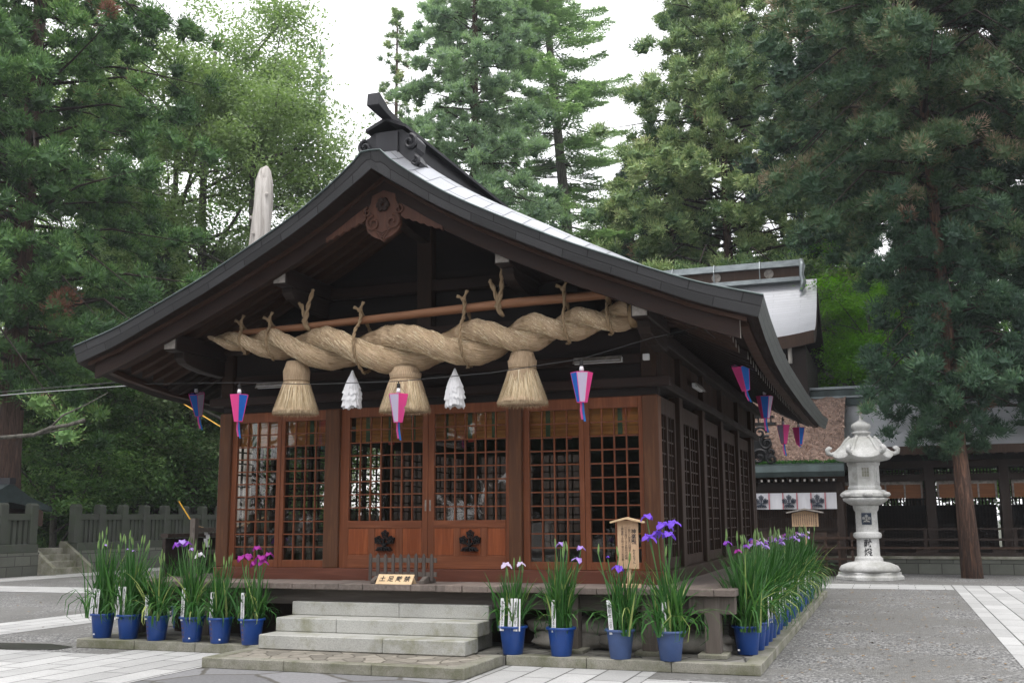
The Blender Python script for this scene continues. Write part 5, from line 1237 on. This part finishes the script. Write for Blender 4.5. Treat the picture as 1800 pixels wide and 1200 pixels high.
# ================================================================ trees
F_SUGI = foliage('sugi_leaf', [(0, (.03, .07, .027)), (.4, (.08, .17, .055)), (.75, (.17, .3, .09)), (.93, (.26, .4, .14)), (1, (.2, .09, .06))], .15)
F_BLUE = foliage('blue_sugi_leaf', [(0, (.022, .05, .032)), (.45, (.05, .105, .06)), (.8, (.095, .175, .09)), (.93, (.15, .235, .12)), (1, (.16, .1, .07))], .15)
F_BROWN = foliage('seeding_sugi_leaf', [(0, (.03, .07, .035)), (.4, (.075, .135, .06)), (.62, (.13, .175, .085)), (.8, (.24, .19, .12)), (1, (.36, .27, .2))], .15)
F_OLIVE = foliage('olive_conifer_leaf', [(0, (.07, .14, .065)), (.4, (.22, .32, .135)), (.75, (.42, .50, .22)), (.93, (.52, .58, .3)), (1, (.3, .2, .13))], .15)  # greens paled so the leaf colour itself carries some distant haze
F_FIR = foliage('fir_leaf', [(0, (.14, .22, .15)), (.5, (.30, .42, .28)), (1, (.46, .58, .42))], .45)  # lightened ramp: the veil of distant haze is put into the colour
F_BROAD = foliage('broad_leaf', [(0, (.12, .18, .09)), (.5, (.25, .34, .165)), (1, (.36, .45, .25))], .45, .45)  # raised partly to hold the same far haze in the leaf colour
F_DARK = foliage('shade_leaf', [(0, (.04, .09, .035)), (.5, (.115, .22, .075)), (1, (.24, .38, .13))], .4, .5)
F_MAPLE = foliage('maple_leaf', [(0, (.07, .2, .02)), (.5, (.17, .38, .035)), (1, (.32, .58, .07))], .5, .5)
F_GROVE = foliage('grove_leaf', [(0, (.012, .03, .012)), (1, (.05, .09, .03))], .1)
def inview(c, m=170):
    px, py, z = to_px(c); return (z > .5) & (px > -m) & (px < 1800+m) & (py > -m) & (py < 1250)
def _ico():
    p = (1+5**.5)/2; v = [(-1, p, 0), (1, p, 0), (-1, -p, 0), (1, -p, 0), (0, -1, p), (0, 1, p), (0, -1, -p), (0, 1, -p), (p, 0, -1), (p, 0, 1), (-p, 0, -1), (-p, 0, 1)]
    f = [(0, 11, 5), (0, 5, 1), (0, 1, 7), (0, 7, 10), (0, 10, 11), (1, 5, 9), (5, 11, 4), (11, 10, 2), (10, 7, 6), (7, 1, 8), (3, 9, 4), (3, 4, 2), (3, 2, 6), (3, 6, 8), (3, 8, 9), (4, 9, 5), (2, 4, 11), (6, 2, 10), (8, 6, 7), (9, 8, 1)]
    v = [np.array(q, float)/np.linalg.norm(q) for q in v]; cache = {}; nf = []
    def mid(i, j):
        k = (min(i, j), max(i, j))
        if k not in cache: m = v[i]+v[j]; v.append(m/np.linalg.norm(m)); cache[k] = len(v)-1
        return cache[k]
    for q, r, s in f:
        x, y, z = mid(q, r), mid(r, s), mid(s, q); nf += [(q, x, z), (r, y, x), (s, z, y), (x, y, z)]
    return np.array(v), np.array(nf)
IV, IF = _ico()
def conifer(name, base, ztop, zcrown, R, lab, cat='tree', mat=F_SUGI, br=170, tuft=.55, per=9, n=110, bl=.2, bw=.014, seed=0, lean=(0, 0), barkm='bark', tr=.35, shape=.75, droop=.25, group=None, cull=True, prof=None, mat2=None, zsplit=0, thin=0, cush=.85, smin=.2, dead=.014):
    """boughs set spirally on a trunk; every bough carries cushions of short shoots facing out and up"""
    rg = np.random.default_rng(seed); base = np.array(base, float); t = thing(name, tuple(base), lab, cat, group)
    ax = lambda z: base[:2]+np.array(lean)*(z-base[2])
    b = MB(); zs = np.linspace(base[2]-.2, ztop-.3, 9); H = ztop-base[2]
    b.tube([(*ax(z), z) for z in zs], [max(.04, tr*(1-.9*(z-base[2])/H)*(1.35 if i == 0 else 1)) for i, z in enumerate(zs)], 12)
    C = []; D = []; TT = []; SZ = []; lb = MB()
    for k in range(br):
        q = ((k+.5)/br)**.92; z = zcrown+(ztop-zcrown)*q; az = k*2.39996+rg.normal(0, .25)
        Rk = (prof(z) if prof else R*((1-q)**shape+.05))*rg.uniform(.55, 1.1)
        if q < .06: Rk *= .8
        o = np.array((math.cos(az), math.sin(az), 0)); p0 = np.array((*ax(z), z)); tip = p0+o*Rk+np.array((0, 0, -droop*Rk+.14*Rk*rg.normal()))
        if cull and not inview(np.array([tip]))[0] and not inview(np.array([p0]))[0]: continue
        mid = p0+o*Rk*.5+np.array((0, 0, .05*Rk)); lb.tube([p0, mid, tip], [.03+.008*Rk, .015+.004*Rk, .008], 4)
        m = max(2, int(per*(Rk/R+.25)))
        s_ = rg.uniform(smin, 1.0, m)**.8; s_[0] = 1
        side = np.array((-o[1], o[0], 0)); lat = rg.normal(0, .25, m)*Rk*.6*(1.1-s_*.6)
        P = p0*(1-s_)[:, None]+tip*s_[:, None]+side*lat[:, None]+np.array((0, 0, 1.))*((rg.normal(0, .25, m)*tuft)+.1*Rk*s_*(1-s_))[:, None]
        C.append(P); D.append(np.tile(o*.6+np.array((0, 0, .75)), (m, 1))+side*(lat/(Rk+.1))[:, None]+rg.normal(0, .2, (m, 3))); tq = np.clip(rg.normal(.40, .12)+rg.normal(0, .12, m), 0, .85); tq[rg.random(m) < dead] = 1.5; TT.append(tq); SZ.append(np.minimum(1, .55+Rk/R*.6)*rg.uniform(.55, 1.15, m))
    C = np.concatenate(C); D = np.concatenate(D); TT = np.concatenate(TT); SZ = np.concatenate(SZ)*tuft
    ok = inview(C) if cull else np.ones(len(C), bool); C, D, TT, SZ = C[ok], D[ok], TT[ok], SZ[ok]
    D /= np.linalg.norm(D, axis=1)[:, None]; N = len(C)
    # shoots: roots on a cushion around each centre, pointing away from it
    c = np.repeat(C, n, 0); u = rg.normal(0, 1, (N*n, 3)); u /= np.linalg.norm(u, axis=1)[:, None]; u += np.repeat(D, n, 0)*.6; u /= np.linalg.norm(u, axis=1)[:, None]
    # the cushion's surface is knobbly: a few sprigs stand out of it
    lob = rg.normal(0, 1, (N, 5, 3))+D[:, None, :]*.9; lob /= np.linalg.norm(lob, axis=2)[..., None]; lr = np.repeat(lob, n, 0); kn = np.einsum('nkj,nj->nk', lr, u).max(1)
    rr_ = (np.repeat(SZ, n)*(.62+.5*np.clip(kn, 0, 1)**6)*rg.uniform(.3, 1.0, N*n)**.6)[:, None]*np.array((1, 1, cush))
    P = c+u*rr_; d = u+np.array((0, 0, .25))+rg.normal(0, .28, (N*n, 3)); d /= np.linalg.norm(d, axis=1)[:, None]
    s = np.cross(d, rg.normal(0, 1, (N*n, 3))); s /= np.linalg.norm(s, axis=1)[:, None]+1e-9
    L = bl*rg.uniform(.6, 1.25, (N*n, 1)); w_ = bw*rg.uniform(.6, 1.3, (N*n, 1))
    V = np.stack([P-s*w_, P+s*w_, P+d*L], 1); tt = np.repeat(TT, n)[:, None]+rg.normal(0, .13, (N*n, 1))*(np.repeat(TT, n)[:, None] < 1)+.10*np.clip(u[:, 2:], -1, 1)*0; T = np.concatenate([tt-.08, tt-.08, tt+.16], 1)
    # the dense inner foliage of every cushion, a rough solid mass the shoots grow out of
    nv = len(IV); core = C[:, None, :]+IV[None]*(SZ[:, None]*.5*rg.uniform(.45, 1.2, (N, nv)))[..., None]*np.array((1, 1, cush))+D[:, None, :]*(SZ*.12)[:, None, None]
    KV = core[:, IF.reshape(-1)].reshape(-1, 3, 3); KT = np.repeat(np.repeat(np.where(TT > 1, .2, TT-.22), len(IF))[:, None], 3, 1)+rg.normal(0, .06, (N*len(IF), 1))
    V = np.concatenate([V, KV]); T = np.concatenate([T, KT]); P = np.concatenate([P, KV[:, 0]])
    b.add(lb.v, lb.f, 1); b.build('trunk', [M[barkm], M['limb']], t, smooth='all')
    if mat2:
        up = P[:, 2]+.8*np.sin(P[:, 0]*1.3)+.6*np.sin(P[:, 1]*1.9) > zsplit
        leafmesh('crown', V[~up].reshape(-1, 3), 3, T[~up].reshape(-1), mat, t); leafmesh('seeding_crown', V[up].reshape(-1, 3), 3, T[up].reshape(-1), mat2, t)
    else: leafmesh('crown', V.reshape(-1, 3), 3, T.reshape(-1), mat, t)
    return t
def fir(name, base, ztop, zcrown, R, lab, seed, lean=(0, 0), mat=F_FIR, gap=.62, n=7):
    rg = np.random.default_rng(seed); base = np.array(base, float); t = thing(name, tuple(base), lab, 'tree')
    ax = lambda z: base[:2]+np.array(lean)*(z-base[2]); b = MB(); zs = np.linspace(base[2], ztop, 10)
    b.tube([(*ax(z), z) for z in zs], [.42*(1-.92*(z-base[2])/(ztop-base[2]))+.03 for z in zs], 10); V = []; T = []
    z = zcrown
    while z < ztop-.2:
        q = (z-zcrown)/(ztop-zcrown)
        for k in range(n):
            az = rg.uniform(0, 6.283); Rk = R*(1-q)**.8*rg.uniform(.45, 1.1)*(1 if q > .3 else rg.choice([.35, .8, 1])); o = np.array((math.cos(az), math.sin(az), 0)); side = np.array((-o[1], o[0], 0))
            p0 = np.array((*ax(z+rg.normal(0, .12)), z)); tip = p0+o*Rk+np.array((0, 0, rg.normal(.02, .08)*Rk)); pts = [p0, (p0+tip)/2+np.array((0, 0, -.07*Rk)), tip]
            if not inview(np.array([tip]))[0]: continue
            b.tube(pts, [.035, .02, .01], 4)
            for s in np.linspace(.3, 1, max(4, int(Rk*5))):
                c = p0*(1-s)+tip*s+np.array((0, 0, -.28*Rk*s*(1-s)))
                for sg in (-1, 1):
                    L = (.30+.28*Rk*(1.1-s))*rg.uniform(.6, 1.1); d = o*.65+side*sg+np.array((0, 0, rg.normal(0, .08))); d /= np.linalg.norm(d); e = c+d*L; tt = rg.uniform(.2, .8)
                    for f in (0, .3, .6, .85):
                        cc = c+d*L*f; 
                        for sg2 in (-1, 1, 0):
                            dd = d*.8+np.cross(d, (0, 0, 1))*sg2*.8+rg.normal(0, .15, 3); w_ = np.cross(dd, (0, 0, 1)); w_ = w_/(np.linalg.norm(w_)+1e-6)*.045
                            V += [cc-w_, cc+w_, cc+dd*.26]; T += [tt-.1, tt-.1, tt+.15]
        z += gap*rg.uniform(.7, 1.2)
    b.build('trunk', M['barkgrey'], t, smooth='all'); leafmesh('crown', np.array(V), 3, np.array(T), mat, t); return t
def broad(name, base, H, R, lab, seed, mat=F_BROAD, leaves=26000, ls=.075, clump=.55, cat='tree', lean=(0, 0), zc=.35, tr=.22, flat=0, fill=.5, group=None, barkm='barkgrey', cull=True, ncl=170, nlimb=9):
    rg = np.random.default_rng(seed); base = np.array(base, float); t = thing(name, tuple(base), lab, cat, group); b = MB()
    top = base+np.array((lean[0]*H, lean[1]*H, H*.75)); k_ = [base+(top-base)*s+np.array((rg.normal(0, .12), rg.normal(0, .12), 0))*(s > 0) for s in np.linspace(0, 1, 7)]
    b.tube(k_, [tr*(1-.75*s) for s in np.linspace(0, 1, 7)], 9)
    ends = []
    for i in range(nlimb):
        s = rg.uniform(zc*.8, .95); p = base+(top-base)*s; az = i*2.4+rg.normal(0, .4); rise = rg.uniform(.25, .9); L = R*rg.uniform(.6, 1.05)*(1.1-.4*s)
        d = np.array((math.cos(az), math.sin(az), rise)); m1 = p+d*L*.5+rg.normal(0, .1, 3); e = p+d*L+np.array((0, 0, .1*L))+rg.normal(0, .15, 3)
        b.tube([p, m1, e], [tr*.4*(1-.5*s), tr*.22, .02], 5); ends.append((p, m1, e))
        for j in range(3):
            q = rg.uniform(.35, .9); a = m1*(1-q)+e*q; e2 = a+(d*.6+rg.normal(0, .6, 3))*L*.45; b.tube([a, (a+e2)/2+rg.normal(0, .06, 3), e2], [tr*.12, tr*.08, .01], 4); ends.append((a, (a+e2)/2, e2))
    zc0 = base[2]+H*zc; cen = np.array((*(base[:2]+np.array(lean)*H*.7), base[2]+H*(zc+1)/2)); C = []
    for _ in range(ncl):
        if rg.random() < fill: e = ends[rg.integers(len(ends))]; q = rg.uniform(.5, 1.1); c = e[1]*(1-q)+e[2]*q+rg.normal(0, .35, 3)*clump
        else:
            v = rg.normal(0, 1, 3); v /= np.linalg.norm(v); c = cen+v*np.array((R, R, H*(1-zc)/2))*rg.uniform(.45, 1.0)
        C.append(c)
    C = np.array(C)
    if cull: C = C[inview(C)]
    if len(C) == 0: C = np.array([cen])
    n = max(8, leaves//ncl); m = len(C)
    P = np.repeat(C, n, 0)+rg.normal(0, clump*.55, (m*n, 3))*np.array((1.25, 1.25, .42 if flat else .75)); nr = rg.normal(0, 1, (m*n, 3)); nr[:, 2] = np.abs(nr[:, 2])+(1.4 if flat else .5); nr /= np.linalg.norm(nr, axis=1)[:, None]
    u = np.cross(nr, rg.normal(0, 1, (m*n, 3))); u /= np.linalg.norm(u, axis=1)[:, None]; v = np.cross(nr, u); s = (ls*rg.uniform(.6, 1.3, m*n))[:, None]
    V = np.stack([P-u*s, P-v*s*.5, P+u*s, P+v*s*.5], 1).reshape(-1, 3); tt = np.repeat(np.clip(rg.normal(.45, .15, m), 0, 1), n)+rg.normal(0, .12, m*n)
    b.build('trunk', M[barkm], t, smooth='all'); leafmesh('crown', V, 4, np.repeat(tt, 4), mat, t); return t
def gp(px, D, z=0, py=700): p = at_px(px, py, D); return (p[0], p[1], z)
def zat(py, px, D): return float(at_px(px, py, D)[2])
# left group
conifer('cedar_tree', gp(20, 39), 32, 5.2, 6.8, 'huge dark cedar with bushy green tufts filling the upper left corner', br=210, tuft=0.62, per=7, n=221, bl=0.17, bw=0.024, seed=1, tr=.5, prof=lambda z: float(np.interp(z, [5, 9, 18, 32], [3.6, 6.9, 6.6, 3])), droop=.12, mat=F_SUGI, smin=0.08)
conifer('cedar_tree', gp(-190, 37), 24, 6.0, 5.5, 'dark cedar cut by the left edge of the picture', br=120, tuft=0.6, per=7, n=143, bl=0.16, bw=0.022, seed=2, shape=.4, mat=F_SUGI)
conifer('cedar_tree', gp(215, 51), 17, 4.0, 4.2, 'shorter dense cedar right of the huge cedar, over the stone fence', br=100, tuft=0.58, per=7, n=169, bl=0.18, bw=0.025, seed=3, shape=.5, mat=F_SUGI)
broad('broadleaf_tree', gp(270, 50), 27, 7.2, 'tall airy broadleaf tree with thin grey trunk behind the cedars on the left', 4, leaves=66000, ls=.095, clump=.75, lean=(.02, 0), ncl=420, nlimb=18, zc=.25, tr=.35, fill=.85)
broad('broadleaf_tree', gp(430, 46), 25.5, 5.5, 'airy broadleaf tree whose crown meets the sky above the bleached log', 5, leaves=60000, ls=.09, clump=.65, ncl=380, nlimb=16, zc=.3, tr=.3, fill=.9)
broad('broadleaf_tree', gp(565, 52), 22.0, 5.0, 'light green broadleaf tree left of the ridge ornament', 6, leaves=56000, ls=.095, clump=.7, ncl=330, nlimb=14, zc=.3, tr=.3, fill=.9)
broad('broadleaf_tree', gp(345, 49), 31.5, 6.0, 'tallest broadleaf tree, its top leaves against the sky above the left roof slope', 9, leaves=66000, ls=.095, clump=.75, ncl=420, nlimb=18, zc=.3, tr=.35, fill=.85)
broad('broadleaf_tree', gp(120, 60), 28, 7, 'tall broadleaf tree far behind the huge cedar', 7, leaves=36000, ls=.13, clump=1.0, ncl=220, nlimb=12, zc=.2)
broad('broadleaf_tree', gp(360, 62), 21, 7, 'broadleaf tree deep in the wood behind the bleached log', 8, mat=F_DARK, leaves=40000, ls=.13, clump=1.0, ncl=240, nlimb=12, zc=.1)
und = [(20, 49, 8, 'bushy undergrowth tree behind the small shrine'), (110, 45, 8, 'bushy tree behind the stone stair'), (185, 46.5, 7.5, 'low bushy tree behind the stone fence left of the thin trunks'), (250, 49, 9.5, 'bushy tree with two thin trunks behind the stone fence'), (320, 50, 9.5, 'pale leaved tree with a leaning grey trunk near the far left lantern'), (388, 62, 9.5, 'bushy tree just left of the hall posts'), (60, 56, 11, 'tall understory tree behind the small shrine'), (200, 58, 12, 'tall understory tree in the middle of the left wood'), (330, 58, 12, 'tall understory tree seen below the hall eave'), (460, 60, 10, 'understory tree seen through the left lattice window'), (560, 50, 9, 'understory tree behind the hall interior')]
for i, (px, D, H, l) in enumerate(und):
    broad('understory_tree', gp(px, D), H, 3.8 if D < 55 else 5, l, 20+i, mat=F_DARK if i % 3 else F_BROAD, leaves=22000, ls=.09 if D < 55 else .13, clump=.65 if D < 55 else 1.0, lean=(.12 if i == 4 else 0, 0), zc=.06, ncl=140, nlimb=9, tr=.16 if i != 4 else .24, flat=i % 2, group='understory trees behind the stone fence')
for i, (px, D, H) in enumerate(((60, 48, 13), (150, 52, 12), (300, 54, 15))):
    conifer('cedar_tree', gp(px, D), H, .8, 3.6, ['young cedar deep in the wood behind the small shrine', 'young cedar deep in the wood behind the stone stair', 'young cedar deep in the wood left of the bleached log'][i], br=70, tuft=.75, per=6, n=117, bl=.32, bw=.028, seed=40+i, shape=.8)
# centre, behind the roof
conifer('slim_conifer', gp(548, 75), zat(78, 556, 75), 12, 2.2, 'thin wispy conifer top standing alone against the sky', mat=F_FIR, br=80, tuft=0.35, per=3, n=39, bl=0.25, bw=0.03, seed=50, shape=.9, droop=.0)
conifer('slim_conifer', gp(690, 62), zat(15, 692, 62), 10, 3.6, 'slender conifer just right of the ridge horn', mat=F_OLIVE, br=120, tuft=0.42, per=4, n=65, bl=0.22, bw=0.03, seed=51, shape=.8, droop=.05)
conifer('conifer', gp(835, 50), zat(-360, 835, 50), 8, 5.0, 'ragged blue-green conifer above the right roof slope, nearest the ridge', mat=F_FIR, mat2=None, br=330, tuft=0.5, per=8, n=117, bl=0.2, bw=0.028, seed=52, shape=.55, droop=.1)
fir('fir_tree', gp(1045, 56), zat(-420, 975, 56), 9, 6.8, 'open fir with flat tiered branches and a leaning bare trunk', 53, lean=(-.085, .02), gap=.72, n=8)
conifer('conifer', gp(1290, 49), zat(-110, 1290, 49), 9.5, 7.4, 'broad olive green conifer with rounded clumps above the pale roof', mat=F_OLIVE, br=230, tuft=0.72, per=8, n=195, bl=0.18, bw=0.028, seed=54, shape=.5, droop=.15, smin=0.1)
conifer('conifer', gp(1120, 60), zat(290, 1120, 60), 8, 4.6, 'dark lower conifer between the fir and the broad olive conifer', mat=F_BLUE, br=110, tuft=0.75, per=6, n=104, bl=0.26, bw=0.038, seed=55, shape=.7)
conifer('conifer', gp(1190, 52), zat(230, 1190, 52), 8, 3.4, 'dark narrow conifer left of the broad olive conifer', mat=F_BLUE, br=100, tuft=0.62, per=6, n=104, bl=0.24, bw=0.034, seed=56, shape=.7)
broad('broadleaf_tree', gp(960, 66), zat(320, 960, 66)-0, 6, 'low broadleaf tree showing just above the right roof slope', 57, leaves=24000, ls=.13, clump=1.0, zc=.3, ncl=140, mat=F_DARK)
broad('broadleaf_tree', gp(750, 70), zat(290, 750, 70), 5, 'low broadleaf tree just behind the ridge', 58, leaves=14000, ls=.13, clump=1.0, zc=.3, ncl=90)
# right
conifer('cedar_tree', (4.5, 18.4, 0), 30, 3.4, 5.6, 'great cedar with a red-brown trunk by the stone lantern, blue-green below, brown tipped above', mat=F_BLUE, mat2=F_BROWN, zsplit=9.6, br=340, tuft=0.5, per=9, n=195, bl=0.14, bw=0.0165, seed=60, barkm='barkred', tr=.21, prof=lambda z: float(np.interp(z, [3.3, 4.6, 6, 9.8, 11.6, 13, 20, 30], [1.2, 2.2, 2.4, 2.0, 4.0, 4.8, 4.5, 2])), droop=.3, lean=(-.025, 0), smin=0.06)
conifer('cedar_tree', gp(1610, 42), 27, 12.5, 5.6, 'tall dark cedar behind the great cedar over the side building', mat=F_BLUE, br=200, tuft=0.75, per=7, n=130, bl=0.2, bw=0.028, seed=61, tr=.45, shape=.38, droop=.2, smin=0.1)
conifer('cedar_tree', gp(1850, 34), 26, 4.5, 5.0, 'dark cedar cut by the right edge of the picture', mat=F_BLUE, br=200, tuft=0.66, per=7, n=130, bl=0.18, bw=0.024, seed=62, shape=.4, smin=0.1)
broad('maple_tree', gp(1535, 43), 13.4, 4.1, 'bright yellow-green maple in front of the dark wood on the right', 63, mat=F_MAPLE, leaves=40000, ls=.06, clump=.62, zc=.3, flat=1, ncl=150, nlimb=16, fill=.85)
broad('maple_tree', gp(1590, 46), 13.5, 4.0, 'second bright green maple half behind the great cedar', 64, mat=F_MAPLE, leaves=30000, ls=.065, clump=.6, zc=.35, flat=1, ncl=120, nlimb=14, fill=.85)
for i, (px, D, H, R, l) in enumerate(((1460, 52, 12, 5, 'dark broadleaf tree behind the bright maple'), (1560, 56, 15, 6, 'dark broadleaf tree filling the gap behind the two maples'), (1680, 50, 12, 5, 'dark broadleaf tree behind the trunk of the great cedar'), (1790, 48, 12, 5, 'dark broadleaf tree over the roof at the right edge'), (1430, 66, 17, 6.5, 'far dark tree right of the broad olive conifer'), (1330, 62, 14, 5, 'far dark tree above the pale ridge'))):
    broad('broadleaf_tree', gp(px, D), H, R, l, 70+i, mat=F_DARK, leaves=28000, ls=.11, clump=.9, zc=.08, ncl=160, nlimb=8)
conifer('conifer', gp(1470, 62), zat(150, 1470, 62), 6, 4.5, 'far conifer in the gap left of the tall cedars', mat=F_BLUE, br=130, tuft=.9, per=6, n=104, bl=0.28, bw=0.04, seed=77, shape=.55)
# bare dead branch at the left edge: part of a leaning dead tree
b = MB(); D_ = 26
b.tube(smoothp([at_px(-60, 790, D_), at_px(0, 769, D_), at_px(60, 764, D_), at_px(88, 752, D_), at_px(120, 747, D_), at_px(150, 738, D_)], 2), .05, 6)
b.tube([at_px(88, 752, D_), at_px(110, 730, D_), at_px(150, 712, D_), at_px(190, 690, D_)], [.03, .025, .015, .01], 5); b.tube([at_px(60, 764, D_), at_px(96, 757, D_), at_px(130, 752, D_)], [.03, .02, .01], 5)
p0 = at_px(-60, 790, D_); b.tube([(p0[0]-.6, p0[1], 0), (p0[0]-.3, p0[1], 3), tuple(p0)], [.16, .12, .06], 7)
tag(b.build('dead_tree', M['barkgrey'], None, (p0[0]-.6, p0[1], 0), smooth='all'), 'bare pale dead branch reaching in from the left edge', 'dead tree')
# the wood behind the visitor (it shades the court and shows in the window glass)
pr = conifer('grove_tree', (-2, -38, 0), 17, 2, 5, 'tall cedar of the grove facing the hall, seen only as a reflection in its glass', br=80, tuft=1.5, per=7, n=78, bl=.7, bw=.08, seed=90, mat=F_GROVE, shape=.6, cull=False, group='grove facing the hall')
for i, (x, y, s) in enumerate(((-12, -36, 1.1), (8, -40, 1.15), (17, -34, .95), (-20, -31, .9), (26, -30, 1.), (-29, -26, 1.05))):
    o = cpy(pr); o['label'] = 'cedar of the grove facing the hall, '+('third', 'fourth', 'fifth', 'second', 'rightmost', 'leftmost')[i]+' along its row'; o.location = (x, y, 0); o.scale = (s, s, s); o.rotation_euler[2] = i*1.1
# leaf litter and pebbles on the gravel
rg = np.random.default_rng(5); V = []
for _ in range(900):
    x, y = rg.uniform(1.4, 3.7), rg.uniform(-3, 13)
    if rg.random() < .3: x, y = rg.uniform(-18, -7.6), rg.uniform(-1, 7)
    s = rg.uniform(.012, .035); a = rg.uniform(0, 6.28); u = np.array((math.cos(a), math.sin(a), rg.uniform(-.2, .2)))*s; v = np.array((-math.sin(a), math.cos(a), rg.uniform(-.2, .4)))*s*.5; p = np.array((x, y, .012))
    V += [p-u, p-v, p+u, p+v]
lt = thing('leaf_litter', (2, 4, 0), 'scattered dry leaves lying on the gravel', 'leaf litter', kind='stuff')
leafmesh('dry_leaves', np.array(V), 4, rg.uniform(0, 1, len(V)), plain('dry_leaf', (.22, .15, .08), .9, 0, .5, 3), lt)
# the humid air between the court and the wood
hz = bpy.data.materials.new('haze'); hz.use_nodes = True; hz.node_tree.nodes.remove(hz.node_tree.nodes['Principled BSDF'])
pv = hz.node_tree.nodes.new('ShaderNodeVolumePrincipled'); pv.inputs['Color'].default_value = (.9, .94, 1, 1); pv.inputs['Density'].default_value = .0005; pv.inputs['Anisotropy'].default_value = .3
hz.node_tree.links.new(pv.outputs[0], hz.node_tree.nodes['Material Output'].inputs['Volume'])
tag(MB().box(-410, 410, -410, 610, -1, 46).build('haze', hz), 'thin humid haze in the air', 'haze', kind='stuff')
bpy.context.view_layer.update()
